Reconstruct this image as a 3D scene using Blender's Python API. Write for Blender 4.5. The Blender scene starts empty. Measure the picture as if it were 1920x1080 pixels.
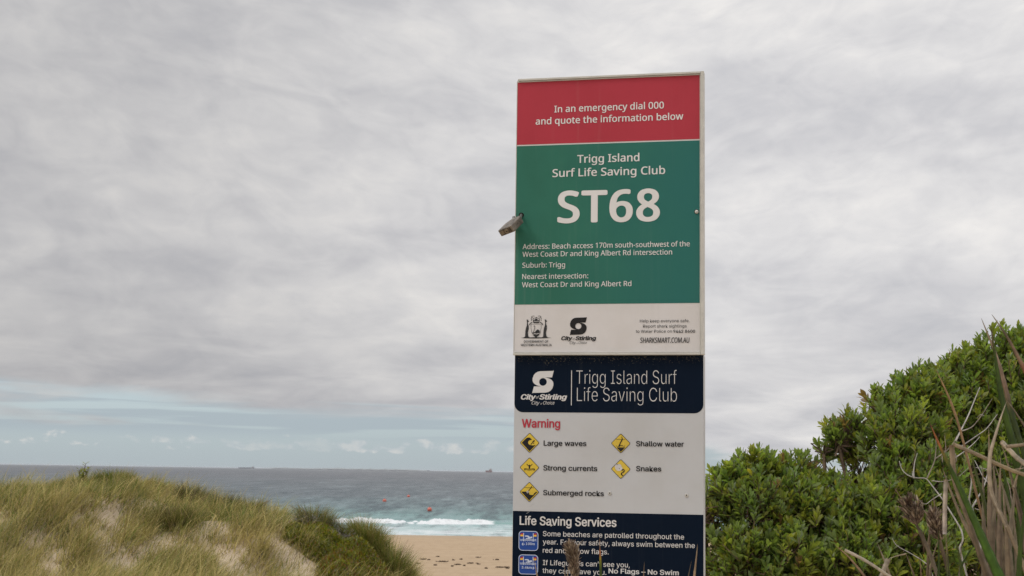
import bpy, bmesh, math, random, os
import numpy as np
from mathutils import Vector, Matrix, noise as mnoise

random.seed(7)
rng = np.random.default_rng(11)
SC = bpy.context.scene
COL = SC.collection
R = math.radians
HAZE = True

# ------------------------------------------------------------------ camera
EYE = Vector((0.0, 0.0, 1.6))
PITCH, ROLL = 0.1203, 0.0152
FPX = 35 / 23.6 * 1920
fw = Vector((0, math.cos(PITCH), math.sin(PITCH)))
u0 = Vector((0, -math.sin(PITCH), math.cos(PITCH)))
r0 = Vector((1, 0, 0))
rt = math.cos(ROLL) * r0 + math.sin(ROLL) * u0
up = -math.sin(ROLL) * r0 + math.cos(ROLL) * u0
cd = bpy.data.cameras.new("camera")
cd.lens = 35; cd.sensor_width = 23.6; cd.clip_start = 0.05; cd.clip_end = 120000
cam = bpy.data.objects.new("camera", cd); COL.objects.link(cam)
cam.matrix_world = Matrix(((rt.x, up.x, -fw.x, EYE.x), (rt.y, up.y, -fw.y, EYE.y),
                           (rt.z, up.z, -fw.z, EYE.z), (0, 0, 0, 1)))
SC.camera = cam
cd.dof.use_dof = True; cd.dof.focus_distance = 5.0; cd.dof.aperture_fstop = 11

def ray(px, py):
    px, py = float(px), float(py)
    d = (px - 960) / FPX * rt - (py - 540) / FPX * up + fw
    return d / d.y
def at(px, py, Y):
    return EYE + ray(px, py) * float(Y)
def horizon(px):
    return 869.2 + 0.01555 * px

# ------------------------------------------------------------------ light
SUN_EL, SUN_AZ = R(50), R(250)          # azimuth clockwise from +Y: behind the camera, to the left
sd = bpy.data.lights.new("sun", "SUN"); sd.energy = 1.3; sd.angle = R(18); sd.color = (1, .975, .945)
sun = bpy.data.objects.new("sun", sd); COL.objects.link(sun)
sdir = Vector((math.sin(SUN_AZ) * math.cos(SUN_EL), math.cos(SUN_AZ) * math.cos(SUN_EL), math.sin(SUN_EL)))
sun.rotation_euler = sdir.to_track_quat('Z', 'Y').to_euler()
SC.cycles.use_denoising = True
SC.cycles.denoiser = 'OPENIMAGEDENOISE'
SC.cycles.denoising_input_passes = 'RGB_ALBEDO_NORMAL'
SC.cycles.denoising_prefilter = 'NONE'
sun.location = (-6, -6, 9)

SC.view_settings.view_transform = 'Standard'
SC.view_settings.look = 'None'
SC.view_settings.exposure = 0.0
SC.view_settings.gamma = 1.0

# ------------------------------------------------------------------ world
W = bpy.data.worlds.new("World"); SC.world = W; W.use_nodes = True
nt = W.node_tree; NL = nt.links
class G:
    """tiny node-graph helper"""
    def __init__(s, nt): s.nt = nt
    def n(s, t, **kw):
        q = s.nt.nodes.new(t)
        for k, v in kw.items(): setattr(q, k, v)
        return q
    def put(s, sock, v):
        if isinstance(v, bpy.types.NodeSocket): s.nt.links.new(v, sock)
        elif v is not None: sock.default_value = v
    def m(s, op, a, b=None, c=None, clamp=False):
        q = s.n('ShaderNodeMath', operation=op); q.use_clamp = clamp
        s.put(q.inputs[0], a)
        if b is not None: s.put(q.inputs[1], b)
        if c is not None: s.put(q.inputs[2], c)
        return q.outputs[0]
    def vec(s, x, y, z=0.0):
        q = s.n('ShaderNodeCombineXYZ')
        for i, v in enumerate((x, y, z)): s.put(q.inputs[i], v)
        return q.outputs[0]
    def noise(s, v, scale, detail=4, rough=.5, dist=0.0):
        q = s.n('ShaderNodeTexNoise'); q.noise_dimensions = '3D'
        s.put(q.inputs['Vector'], v); q.inputs['Scale'].default_value = scale
        q.inputs['Detail'].default_value = detail; q.inputs['Roughness'].default_value = rough
        q.inputs['Distortion'].default_value = dist
        return q.outputs['Fac']
    def step(s, v, lo, hi, a=0.0, b=1.0):
        q = s.n('ShaderNodeMapRange', interpolation_type='SMOOTHSTEP')
        s.put(q.inputs['Value'], v); s.put(q.inputs['From Min'], lo); s.put(q.inputs['From Max'], hi)
        q.inputs['To Min'].default_value = a; q.inputs['To Max'].default_value = b
        return q.outputs[0]
    def mix(s, f, a, b, mode='MIX'):
        q = s.n('ShaderNodeMix', data_type='RGBA', blend_type=mode)
        s.put(q.inputs[0], f)
        for sock, v in ((q.inputs[6], a), (q.inputs[7], b)):
            if isinstance(v, tuple) and len(v) == 3: v = v + (1,)
            s.put(sock, v)
        return q.outputs[2]
    def ramp(s, v, stops):
        q = s.n('ShaderNodeValToRGB'); e = q.color_ramp.elements
        while len(e) < len(stops): e.new(.5)
        for el, (p, c) in zip(e, stops): el.position = p; el.color = (*c, 1)
        s.put(q.inputs[0], v); return q.outputs[0]

g = G(nt)
bgn = nt.nodes['Background']
tc = g.n('ShaderNodeTexCoord').outputs['Generated']
sp = g.n('ShaderNodeSeparateXYZ'); NL.new(tc, sp.inputs[0])
dx, dy, dz = sp.outputs
el = g.m('MULTIPLY', g.m('ARCSINE', dz), 57.2958)
az = g.m('MULTIPLY', g.m('ARCTAN2', dx, dy), 57.2958)
zz = g.m('ADD', g.m('MAXIMUM', dz, 0.0), 0.13)
cx, cy = g.m('DIVIDE', dx, zz), g.m('DIVIDE', dy, zz)
# streaks of the deck run from the upper left to the lower right
th = R(-28)
sx = g.m('ADD', g.m('MULTIPLY', cx, math.cos(th)), g.m('MULTIPLY', cy, math.sin(th)))
sy = g.m('SUBTRACT', g.m('MULTIPLY', cy, math.cos(th)), g.m('MULTIPLY', cx, math.sin(th)))
deckv = g.vec(g.m('MULTIPLY', sx, .62), sy, 3.3)
n1 = g.noise(deckv, 2.3, 3, .5, .5)
n2 = g.noise(deckv, 6.5, 5, .55, .4)
n3 = g.noise(g.vec(cx, cy, 9.1), .9, 2, .5)
n4 = g.noise(g.vec(g.m('MULTIPLY', cx, 1.0), g.m('MULTIPLY', cy, .8), 2.2), 4.4, 5, .52, .8)
tilt = g.m('SUBTRACT', g.m('MULTIPLY', g.m('MINIMUM', az, 3.0), .17), g.m('MULTIPLY', g.m('MAXIMUM', g.m('SUBTRACT', az, 3.0), 0.0), .16))
elt = g.m('ADD', el, g.m('MULTIPLY', tilt, g.step(el, 1.0, 15.0)))
la = g.noise(g.vec(g.m('MULTIPLY', az, .105), g.m('MULTIPLY', elt, .27), 21.0), 1.0, 3, .5, .7)
lb = g.noise(g.vec(g.m('MULTIPLY', az, .36), g.m('MULTIPLY', elt, .74), 31.5), 1.0, 5, .55, .8)
lc = g.noise(g.vec(g.m('MULTIPLY', az, 1.1), g.m('MULTIPLY', elt, 2.0), 41.0), 1.0, 4, .55, .5)
val = g.m('ADD', g.m('MULTIPLY', n1, .16), g.m('ADD', g.m('MULTIPLY', n4, .14), g.m('MULTIPLY', n3, .10)))
val = g.m('ADD', val, g.m('ADD', g.m('MULTIPLY', la, .30), g.m('ADD', g.m('MULTIPLY', lb, .22), g.m('MULTIPLY', lc, .08))))
val = g.m('ADD', g.m('MULTIPLY', g.m('SUBTRACT', val, .5), 1.2), .515)
fine = g.noise(g.vec(g.m('MULTIPLY', az, .26), g.m('MULTIPLY', el, 1.05), 5.0), 1.0, 5, .55, .5)
lowmix = g.step(el, 2.0, 7.0, .70, 0.0)
val = g.m('ADD', g.m('MULTIPLY', val, g.m('SUBTRACT', 1.0, lowmix)), g.m('MULTIPLY', g.m('ADD', g.m('MULTIPLY', fine, .9), .05), lowmix))
deck = g.ramp(val, [(.34, (.48, .485, .515)), (.45, (.575, .572, .59)), (.55, (.675, .667, .672)), (.68, (.81, .79, .77))])
gain = g.step(az, -19, 9, .84, 1.10)
gain = g.m('MULTIPLY', gain, g.step(el, 2.0, 9.0, .93, 1.0))
low_l = g.m('MULTIPLY', g.step(el, 3.0, 10.0, 1.0, 0.0), g.step(az, -2, 9, 1.0, 0.0))
gain = g.m('MULTIPLY', gain, g.m('SUBTRACT', 1.0, g.m('MULTIPLY', low_l, .03)))
zen = g.step(dz, .33, .95, 1.0, 2.3)
deck = g.mix(1.0, deck, g.vec(*(g.m('MULTIPLY', gain, zen),) * 3), 'MULTIPLY')
# clear air under the deck, with part of it from the Nishita sky
clear = g.ramp(g.m('DIVIDE', el, 8.0), [(0.0, (.445, .51, .55)), (.12, (.46, .54, .575)), (.28, (.52, .615, .655)), (.7, (.43, .60, .74))])
nish = g.n('ShaderNodeTexSky', sky_type='NISHITA'); nish.sun_disc = False
nish.sun_elevation = SUN_EL; nish.sun_rotation = SUN_AZ
nb = g.mix(1.0, nish.outputs[0], (.1, .1, .1), 'MULTIPLY')
clear = g.mix(.12, clear, nb)
# thin grey bars low down
barn = g.noise(g.vec(g.m('MULTIPLY', az, .085), g.m('MULTIPLY', g.m('ADD', el, g.m('MULTIPLY', az, .012)), 1.9), 2.6), 1.0, 4, .5, .2)
bar = g.m('MULTIPLY', g.step(barn, .46, .55), g.step(el, .9, 1.5))
clear = g.mix(g.m('MULTIPLY', bar, .8), clear, (.40, .465, .51))
# far cumulus puffs
pn = g.noise(g.vec(g.m('MULTIPLY', az, 1.0), g.m('MULTIPLY', el, 1.9), 7.7), 1.15, 5, .55, .25)
pb = g.noise(g.vec(g.m('MULTIPLY', az, .33), 0.0, 1.7), 1.0, 2, .5)
band = g.m('MULTIPLY', g.step(el, .46, .78), g.step(el, .9, 1.5, 1.0, 0.0))
band = g.m('MULTIPLY', band, g.step(az, -16, -9, .55, 1.0))
puff = g.step(g.m('ADD', pn, g.m('MULTIPLY', band, .24)), .665, .78)
puff = g.m('MULTIPLY', g.m('MULTIPLY', puff, g.step(band, .03, .45)), g.step(pb, .36, .50, .35, 1.0))
pcol = g.mix(g.step(pn, .46, .68), (.52, .56, .60), (.79, .75, .71))
clear = g.mix(g.m('MULTIPLY', puff, .45), clear, pcol)
# lower edge of the deck
edge = g.noise(g.vec(g.m('MULTIPLY', az, .11), g.m('MULTIPLY', g.m('ADD', el, g.m('MULTIPLY', az, .022)), .95), 14.2), 1.0, 5, .5, .35)
thr = g.m('ADD', g.m('ADD', 2.15, g.m('MULTIPLY', az, -.012)), g.step(az, 4.0, 11.0, 0.0, -1.75))
cov = g.m('ADD', el, g.m('MULTIPLY', g.m('SUBTRACT', edge, .5), 4.6))
mask = g.step(g.m('SUBTRACT', cov, thr), -.55, .60)
mask = g.m('MAXIMUM', mask, g.step(el, 4.3, 5.6))
sky = g.mix(mask, clear, deck)
sky = g.mix(1.0, sky, (10, 10, 10), 'MULTIPLY')
NL.new(sky, bgn.inputs[0]); bgn.inputs[1].default_value = 0.1
W.cycles.sampling_method = 'MANUAL'; W.cycles.sample_map_resolution = 512

# ------------------------------------------------------------------ helpers
def tag(o, label=None, cat=None, group=None, kind=None):
    if label: o["label"] = label
    if cat: o["category"] = cat
    if group: o["group"] = group
    if kind: o["kind"] = kind
    return o
def empty(name, loc, rot=(0, 0, 0)):
    o = bpy.data.objects.new(name, None); COL.objects.link(o)
    o.location = loc; o.rotation_euler = rot; o.empty_display_size = .1
    return o

class MB:
    def __init__(s): s.v = []; s.f = []; s.m = []; s.c = []
    def add(s, v, f, mi=0, c=None):
        b = len(s.v); s.v += [tuple(p) for p in v]
        s.f += [tuple(i + b for i in q) for q in f]; s.m += [mi] * len(f)
        if c is not None: s.c += (list(c) if isinstance(c, (list, np.ndarray)) else [c] * len(v))
    def box(s, x0, x1, y0, y1, z0, z1, mi=0):
        v = [(x, y, z) for z in (z0, z1) for y in (y0, y1) for x in (x0, x1)]
        s.add(v, [(0, 2, 3, 1), (4, 5, 7, 6), (0, 1, 5, 4), (2, 6, 7, 3), (0, 4, 6, 2), (1, 3, 7, 5)], mi)
    def tube(s, pts, rad, n=6, mi=0, c=None, caps=True):
        pts = [Vector(p) for p in pts]
        if not isinstance(rad, (list, tuple)): rad = [rad] * len(pts)
        V = []; F = []
        for i, p in enumerate(pts):
            t = (pts[min(i + 1, len(pts) - 1)] - pts[max(i - 1, 0)])
            if t.length < 1e-9: t = Vector((0, 0, 1))
            t.normalize()
            a = t.orthogonal() if i == 0 else (a - a.dot(t) * t)
            if a.length < 1e-6: a = t.orthogonal()
            a.normalize(); b = t.cross(a)
            for k in range(n):
                w = 2 * math.pi * k / n
                V.append(p + rad[i] * (math.cos(w) * a + math.sin(w) * b))
        for i in range(len(pts) - 1):
            for k in range(n):
                k2 = (k + 1) % n
                F.append((i * n + k, i * n + k2, (i + 1) * n + k2, (i + 1) * n + k))
        if caps:
            F.append(tuple(range(n - 1, -1, -1))); F.append(tuple((len(pts) - 1) * n + k for k in range(n)))
        s.add(V, F, mi, c)
    def build(s, name, mats, parent=None, smooth=False, attr=None):
        me = bpy.data.meshes.new(name)
        me.from_pydata(s.v, [], s.f)
        for mt in (mats if isinstance(mats, (list, tuple)) else [mats]): me.materials.append(mt)
        if any(s.m): me.polygons.foreach_set('material_index', s.m)
        if smooth: me.polygons.foreach_set('use_smooth', [True] * len(s.f))
        if s.c and len(s.c) == len(s.v):
            at_ = me.attributes.new('tint', 'FLOAT_COLOR', 'POINT')
            at_.data.foreach_set('color', np.array([tuple(c) + (1,) if len(c) == 3 else c for c in s.c], 'f').ravel())
        me.update()
        o = bpy.data.objects.new(name, me); COL.objects.link(o)
        if parent: o.parent = parent
        return o

def mat(name, col, rough=.6, spec=.5, var=0.0, vscale=8.0, metal=0.0, bump=0.0, bscale=60.0):
    m = bpy.data.materials.new(name); m.use_nodes = True
    h = G(m.node_tree); b = m.node_tree.nodes['Principled BSDF']
    b.inputs['Roughness'].default_value = rough; b.inputs['Specular IOR Level'].default_value = spec
    b.inputs['Metallic'].default_value = metal
    oc = h.n('ShaderNodeTexCoord').outputs['Object']
    if var:
        f = h.noise(oc, vscale, 5, .6)
        lo = tuple(c * (1 - var) for c in col); hi = tuple(min(1, c * (1 + var)) for c in col)
        h.put(b.inputs['Base Color'], h.mix(h.step(f, .3, .7), lo, hi))
    else:
        b.inputs['Base Color'].default_value = (*col, 1)
    if bump:
        bp = h.n('ShaderNodeBump'); bp.inputs['Strength'].default_value = bump; bp.inputs['Distance'].default_value = .004
        h.put(bp.inputs['Height'], h.noise(oc, bscale, 4, .6)); h.put(b.inputs['Normal'], bp.outputs[0])
    return m
def tint_mat(name, rough=.6, spec=.35, trans=0.25, var=.12, vscale=30, thru=(1, 1, 1)):
    """leafy material: colour of each blade or leaf from the mesh's own tint, thin and slightly translucent"""
    m = bpy.data.materials.new(name); m.use_nodes = True
    h = G(m.node_tree); b = m.node_tree.nodes['Principled BSDF']; out = m.node_tree.nodes['Material Output']
    a = h.n('ShaderNodeAttribute', attribute_name='tint').outputs['Color']
    f = h.noise(h.n('ShaderNodeTexCoord').outputs['Object'], vscale, 3, .6)
    c = h.mix(1.0, a, h.ramp(f, [(.25, (1 - var,) * 3), (.75, (1 + var,) * 3)]), 'MULTIPLY')
    h.put(b.inputs['Base Color'], c); b.inputs['Roughness'].default_value = rough
    b.inputs['Specular IOR Level'].default_value = spec
    if trans:
        t = h.n('ShaderNodeBsdfTranslucent'); h.put(t.inputs[0], h.mix(1.0, c, thru, 'MULTIPLY'))
        mx = h.n('ShaderNodeMixShader'); mx.inputs[0].default_value = trans
        m.node_tree.links.new(b.outputs[0], mx.inputs[1]); m.node_tree.links.new(t.outputs[0], mx.inputs[2])
        m.node_tree.links.new(mx.outputs[0], out.inputs['Surface'])
    return m

def sstep(a, b, x):
    t = np.clip((np.asarray(x, float) - a) / (b - a), 0, 1); return t * t * (3 - 2 * t)

# ------------------------------------------------------------------ terrain
SEA = -6.4
SIL = [(-260, 930), (-120, 915), (0, 905), (40, 900), (90, 892), (130, 884), (170, 880), (240, 881), (275, 888), (310, 906),
       (350, 919), (400, 935), (440, 942), (500, 948), (560, 955), (615, 964), (650, 982), (680, 984), (705, 992),
       (730, 1022), (765, 1066), (800, 1106), (840, 1150), (900, 1230), (960, 1300)]
CY = 25.0
_sx = np.array([(p - 960) / FPX * CY for p, q in SIL])
_sz = np.array([1.6 - (q - horizon(p)) / FPX * CY - .27 for p, q in SIL])
def ground_z(x, y):
    x = np.asarray(x, float); y = np.asarray(y, float)
    beach = -5.87 - .0052 * np.clip(y - 95, 0, 400) - .012 * np.clip(y - 188, 0, 1e9)
    path = np.where(y < 8, 0, -.15 * (np.maximum(y, 8) - 8))
    path = np.maximum(path, beach)
    left = np.where(y < 27, 0, -.16 * (np.maximum(y, 27) - 27))
    left = np.maximum(left, beach)
    w = sstep(-4.2, -1.6, x)
    base = left * (1 - w) + path * w
    xs = x + .25 * np.sin(y * .9) * sstep(24, 15, y)
    zc = np.interp(xs * CY / np.maximum(y, 12) if False else xs, _sx, _sz)
    d = CY - y
    drop = np.where(d > 0, .05 * d * np.minimum(d, 1.6) + .20 * np.maximum(d - 1.6, 0), .035 * d * d)
    wob = .10 * np.sin(x * 2.1 + y * .7) * np.sin(y * 1.3 - x * .6) + .05 * np.sin(x * 4.7 - y * 2.2)
    dune = zc - drop + wob * sstep(0, 1.5, np.abs(d))
    dune = np.where(y > 44, -50, dune)
    k = .18                                                 # smooth maximum of dune and base
    hh = np.clip(.5 + .5 * (dune - base) / k, 0, 1)
    z = base * (1 - hh) + dune * hh + k * hh * (1 - hh)
    z = z + .22 * sstep(1.0, 2.2, x) * sstep(9, 5, y) * sstep(.5, 2, y)   # bank under the sedges
    return z
gz = lambda x, y: float(ground_z(x, y))

def sand_material():
    m = bpy.data.materials.new("sand"); m.use_nodes = True
    h = G(m.node_tree); b = m.node_tree.nodes['Principled BSDF']
    pos = h.n('ShaderNodeNewGeometry').outputs['Position']
    s = h.n('ShaderNodeSeparateXYZ'); h.put(s.inputs[0], pos)
    n_ = h.noise(pos, .55, 5, .6); n2_ = h.noise(pos, 9, 4, .6)
    c = h.mix(n_, (.37, .272, .172), (.435, .325, .215))
    c = h.mix(h.step(s.outputs[1], 40, 80, 1.0, 0.0), c, h.mix(n_, (.47, .375, .265), (.55, .455, .345)))
    c = h.mix(h.m('MULTIPLY', n2_, .35), c, (.31, .225, .145))
    # tide bands of finer and coarser sand, drawn out along the shore
    bn = h.noise(h.vec(h.m('MULTIPLY', s.outputs[0], .12), h.m('MULTIPLY', s.outputs[1], .55), 0), 1.0, 6, .65)
    far = h.step(s.outputs[1], 70, 95)
    c = h.mix(h.m('MULTIPLY', h.step(bn, .42, .64), h.m('MULTIPLY', far, .55)), c, (.33, .24, .15))
    sp_ = h.noise(h.vec(h.m('MULTIPLY', s.outputs[0], 2.2), h.m('MULTIPLY', s.outputs[1], .8), 4), 1.0, 6, .75)
    c = h.mix(h.m('MULTIPLY', h.step(sp_, .63, .72), h.m('MULTIPLY', far, .6)), c, (.17, .115, .07))
    md = h.noise(h.vec(h.m('MULTIPLY', s.outputs[0], 1.1), h.m('MULTIPLY', s.outputs[1], .30), 11), 1.0, 4, .6)
    c = h.mix(h.m('MULTIPLY', h.step(md, .46, .66), h.m('MULTIPLY', far, .25)), c, (.27, .19, .115))
    wet = h.step(s.outputs[1], 178, 187)
    c = h.mix(h.m('MULTIPLY', wet, .45), c, (.33, .26, .19))
    h.put(b.inputs['Base Color'], c)
    b.inputs['Roughness'].default_value = .95; b.inputs['Specular IOR Level'].default_value = .15
    bp = h.n('ShaderNodeBump'); bp.inputs['Strength'].default_value = .6; bp.inputs['Distance'].default_value = .05
    h.put(bp.inputs['Height'], h.m('ADD', h.noise(pos, 5, 5, .65), h.m('MULTIPLY', h.noise(pos, .7, 3, .5), 2.0)))
    h.put(b.inputs['Normal'], bp.outputs[0])
    return m
M_SAND = sand_material()
gx = np.unique(np.concatenate([np.linspace(-900, -60, 22), np.linspace(-60, -12, 60), np.linspace(-12, 5, 142), np.linspace(5, 60, 56), np.linspace(60, 900, 22)]))
gy = np.unique(np.concatenate([np.linspace(-30, 3, 34), np.linspace(3, 17, 48), np.linspace(17, 31, 118), np.linspace(31, 60, 60), np.linspace(60, 260, 160), np.linspace(260, 320, 8)]))
XX, YY = np.meshgrid(gx, gy)
ZZ = ground_z(XX, YY)
def grid_mesh(name, X, Y, Z, m, smooth=True):
    ny, nx = X.shape
    me = bpy.data.meshes.new(name)
    v = np.stack([X, Y, Z], -1).reshape(-1, 3)
    i = np.arange((ny - 1) * (nx - 1)); r_ = i // (nx - 1); c_ = i % (nx - 1)
    a = r_ * nx + c_
    q = np.stack([a, a + 1, a + nx + 1, a + nx], -1)
    me.vertices.add(len(v)); me.vertices.foreach_set('co', v.astype('f').ravel())
    me.loops.add(q.size); me.loops.foreach_set('vertex_index', q.astype('i').ravel())
    me.polygons.add(len(q)); me.polygons.foreach_set('loop_start', np.arange(len(q), dtype='i') * 4)
    me.polygons.foreach_set('loop_total', np.full(len(q), 4, 'i'))
    me.update(calc_edges=True); me.validate()
    if smooth: me.polygons.foreach_set('use_smooth', np.ones(len(q), bool))
    me.materials.append(m)
    o = bpy.data.objects.new(name, me); COL.objects.link(o)
    return o
tag(grid_mesh("ground", XX, YY, ZZ, M_SAND), "pale sand of the dunes, the track and the beach", kind="structure")

# ------------------------------------------------------------------ sea
def sea_material():
    m = bpy.data.materials.new("sea_water"); m.use_nodes = True
    h = G(m.node_tree); b = m.node_tree.nodes['Principled BSDF']
    pos = h.n('ShaderNodeNewGeometry').outputs['Position']
    s = h.n('ShaderNodeSeparateXYZ'); h.put(s.inputs[0], pos)
    x, y = s.outputs[0], s.outputs[1]
    wob = h.noise(h.vec(h.m('MULTIPLY', x, .012), h.m('MULTIPLY', y, .02), 0), 1.0, 3, .5)
    yy = h.m('ADD', y, h.m('MULTIPLY', h.m('SUBTRACT', wob, .5), h.m('MULTIPLY', y, .28)))
    dep = h.m('LOGARITHM', h.m('DIVIDE', h.m('MAXIMUM', yy, 190.0), 190.0), 10.0)     # 0 at shore, 1 at 1.9 km
    c = h.ramp(dep, [(0.0, (.33, .44, .43)), (.09, (.20, .33, .325)), (.16, (.125, .215, .212)), (.26, (.100, .152, .160)), (.38, (.088, .113, .125)), (1.0, (.086, .090, .101))])
    # wind chop: streaks across the view
    ch = h.noise(h.vec(h.m('MULTIPLY', x, .40), h.m('MULTIPLY', y, .036), 0), 1.0, 5, .62)
    ch2 = h.noise(h.vec(h.m('MULTIPLY', x, .13), h.m('MULTIPLY', y, .0105), 3), 1.0, 5, .6)
    ch3 = h.noise(h.vec(h.m('MULTIPLY', x, .036), h.m('MULTIPLY', y, .0024), 6), 1.0, 5, .6)
    fr_ = h.step(y, 350, 900)
    cm = h.m('ADD', h.m('MULTIPLY', ch, h.m('SUBTRACT', .55, h.m('MULTIPLY', fr_, .35))), h.m('ADD', h.m('MULTIPLY', ch2, .45), h.m('MULTIPLY', ch3, h.m('MULTIPLY', fr_, .35))))
    c = h.mix(h.step(cm, .45, .60, 0, .70), c, (.022, .042, .055))
    c = h.mix(h.step(cm, .48, .36, 0, .35), c, (.26, .33, .35))
    # lacy foam of the spent waves by the beach
    fo = h.noise(h.vec(h.m('MULTIPLY', x, .16), h.m('MULTIPLY', y, .42), 0), 1.0, 8, .68, 1.2)
    near = h.step(y, 196, 236, 1.0, 0.0)
    foam = h.m('MULTIPLY', h.step(h.m('ADD', fo, h.m('MULTIPLY', near, .09)), .50, .64), h.step(y, 226, 246, 1.0, 0.0))
    edge = h.step(h.m('ADD', y, h.m('MULTIPLY', fo, 4)), 192.5, 190.2)
    cap = h.noise(h.vec(h.m('MULTIPLY', x, .09), h.m('MULTIPLY', y, .03), 8), 1.0, 6, .8)
    caps = h.m('MULTIPLY', h.step(cap, .755, .79), h.step(y, 260, 420))
    foam = h.m('MAXIMUM', h.m('MULTIPLY', foam, .85), h.m('MAXIMUM', h.m('MULTIPLY', caps, .8), edge))
    h.put(b.inputs['Base Color'], h.mix(foam, c, (.60, .63, .64)))
    h.put(b.inputs['Roughness'], h.m('ADD', .38, h.m('MULTIPLY', foam, .5)))
    b.inputs['IOR'].default_value = 1.333
    h.put(b.inputs['Specular IOR Level'], h.m('SUBTRACT', .22, h.m('MULTIPLY', foam, .17)))
    bp = h.n('ShaderNodeBump'); bp.inputs['Strength'].default_value = 1.0; bp.inputs['Distance'].default_value = 1.0
    hn = h.noise(h.vec(h.m('MULTIPLY', x, .22), h.m('MULTIPLY', y, .42), 0), 1.0, 6, .62)
    h.put(bp.inputs['Height'], h.m('ADD', h.m('MULTIPLY', hn, .9), h.m('MULTIPLY', ch2, 1.6)))
    h.put(b.inputs['Normal'], bp.outputs[0])
    return m
M_SEA = sea_material()
sxv = np.unique(np.concatenate([np.linspace(-11000, -160, 30), np.linspace(-160, 160, 161), np.linspace(160, 11000, 30)]))
syv = np.unique(np.concatenate([np.linspace(186, 330, 181), np.geomspace(330, 900, 130), np.geomspace(900, 26000, 60)]))
SX, SY = np.meshgrid(sxv, syv)
def swell(X, Y):
    amp = .10 * sstep(200, 260, Y)
    z = amp * (np.sin(Y * .19 + .6 * np.sin(X * .03)) + .7 * np.sin(Y * .33 + X * .12 + 1.3) + .6 * np.sin(Y * .61 - X * .21) + .5 * np.sin(Y * .27 - X * .35 + 2))
    return z * sstep(3000, 800, Y)
tag(grid_mesh("sea", SX, SY, SEA + swell(SX, SY), M_SEA), "grey choppy sea turning turquoise by the beach", kind="structure")

# breaking wave: a real roller, white where it has broken, green where it still stands
def fbm(x, y, z=0.0, o=4):
    return mnoise.fractal(Vector((x, y, z)), 1.0, 2.0, o)
def breaking_wave():
    nx, nw = 560, 26
    mb = MB()
    X = np.linspace(-62, 40, nx)
    for i, x in enumerate(X):
        y0 = 236 + 1.6 * math.sin(x * .07) + .8 * math.sin(x * .21 + 1)
        broken = float(1 - sstep(-4.2, -.6, x + .5 * fbm(x * .5, 2)))
        hgt = (.42 + .32 * fbm(x * .16, 3.1)) * (1 - .35 * float(sstep(-2, 30, x)))
        for j in range(nw):
            t = j / (nw - 1)                           # 0 front foot ... 1 back foot
            prof = math.sin(math.pi * t) ** 1.25
            yy = y0 - 4.2 + 8.4 * t - (1.2 * prof * (1 - t))
            lump = broken * (.34 * fbm(x * .9, t * 5, 1.7, 5) + .22 * abs(fbm(x * 2.6, t * 9, 4.4, 4))) * (prof + .08)
            zz = SEA - .12 + hgt * prof + lump
            mb.v.append((x, yy + broken * .5 * fbm(x * 1.1, t * 4, 8), zz))
            mb.c.append((broken * float(sstep(.0, .12, t)) * float(1 - .75 * sstep(.62, .95, t)),) * 3)
    for i in range(nx - 1):
        for j in range(nw - 1):
            a = i * nw + j
            mb.f.append((a, a + nw, a + nw + 1, a + 1)); mb.m.append(0)
    m = bpy.data.materials.new("wave_water_and_foam"); m.use_nodes = True
    h = G(m.node_tree); b = m.node_tree.nodes['Principled BSDF']
    f = h.n('ShaderNodeAttribute', attribute_name='tint').outputs['Color']
    pos = h.n('ShaderNodeNewGeometry').outputs['Position']
    n_ = h.noise(pos, 1.3, 6, .7)
    k = h.step(h.m('ADD', f, h.m('MULTIPLY', h.m('SUBTRACT', n_, .5), .9)), .28, .62)
    c = h.mix(k, (.13, .27, .25), (.66, .68, .685))
    h.put(b.inputs['Base Color'], c); h.put(b.inputs['Roughness'], h.m('ADD', .3, h.m('MULTIPLY', k, .6)))
    b.inputs['Specular IOR Level'].default_value = .2
    bp = h.n('ShaderNodeBump'); bp.inputs['Strength'].default_value = .8; bp.inputs['Distance'].default_value = .25
    h.put(bp.inputs['Height'], n_); h.put(b.inputs['Normal'], bp.outputs[0])
    o = mb.build("breaking_wave", m, smooth=True)
    tag(o, "white breaking wave rolling in towards the sandy beach", "wave")
breaking_wave()

# ------------------------------------------------------------------ far things on the sea
M_ISL = mat("far_island_scrub", (.25, .27, .27), .9, .1, .3, .01)
def island():
    mb = MB(); Y0 = 15500.
    n = 260; rows = 9
    a0, a1 = 498, 806
    for i in range(n):
        px = a0 + (a1 - a0) * i / (n - 1); e = i / (n - 1)
        top = 1.15 + 1.3 * max(0, fbm(px * .02, 1)) + .8 * max(0, fbm(px * .11, 5)) + .5 * fbm(px * .5, 9)
        top *= float(sstep(0, .05, e)) * float(sstep(0, .12, 1 - e)) * (.45 + .55 * float(sstep(.25, .36, e) + .6 * (1 - sstep(.1, .2, e))))
        hz = max(.25, top) / FPX * Y0
        for j in range(rows):
            t = j / (rows - 1)
            Y = Y0 + 900 * t
            mb.v.append(((px - 960) / FPX * Y0, Y, SEA - 1 + (hz + 8) * math.sin(math.pi * min(1, .08 + t)) ** .7))
    for i in range(n - 1):
        for j in range(rows - 1):
            a = i * rows + j; mb.f.append((a, a + rows, a + rows + 1, a + 1)); mb.m.append(0)
    tag(mb.build("land", M_ISL, smooth=True), "low hazy island lying along the horizon", kind="structure")
island()

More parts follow.
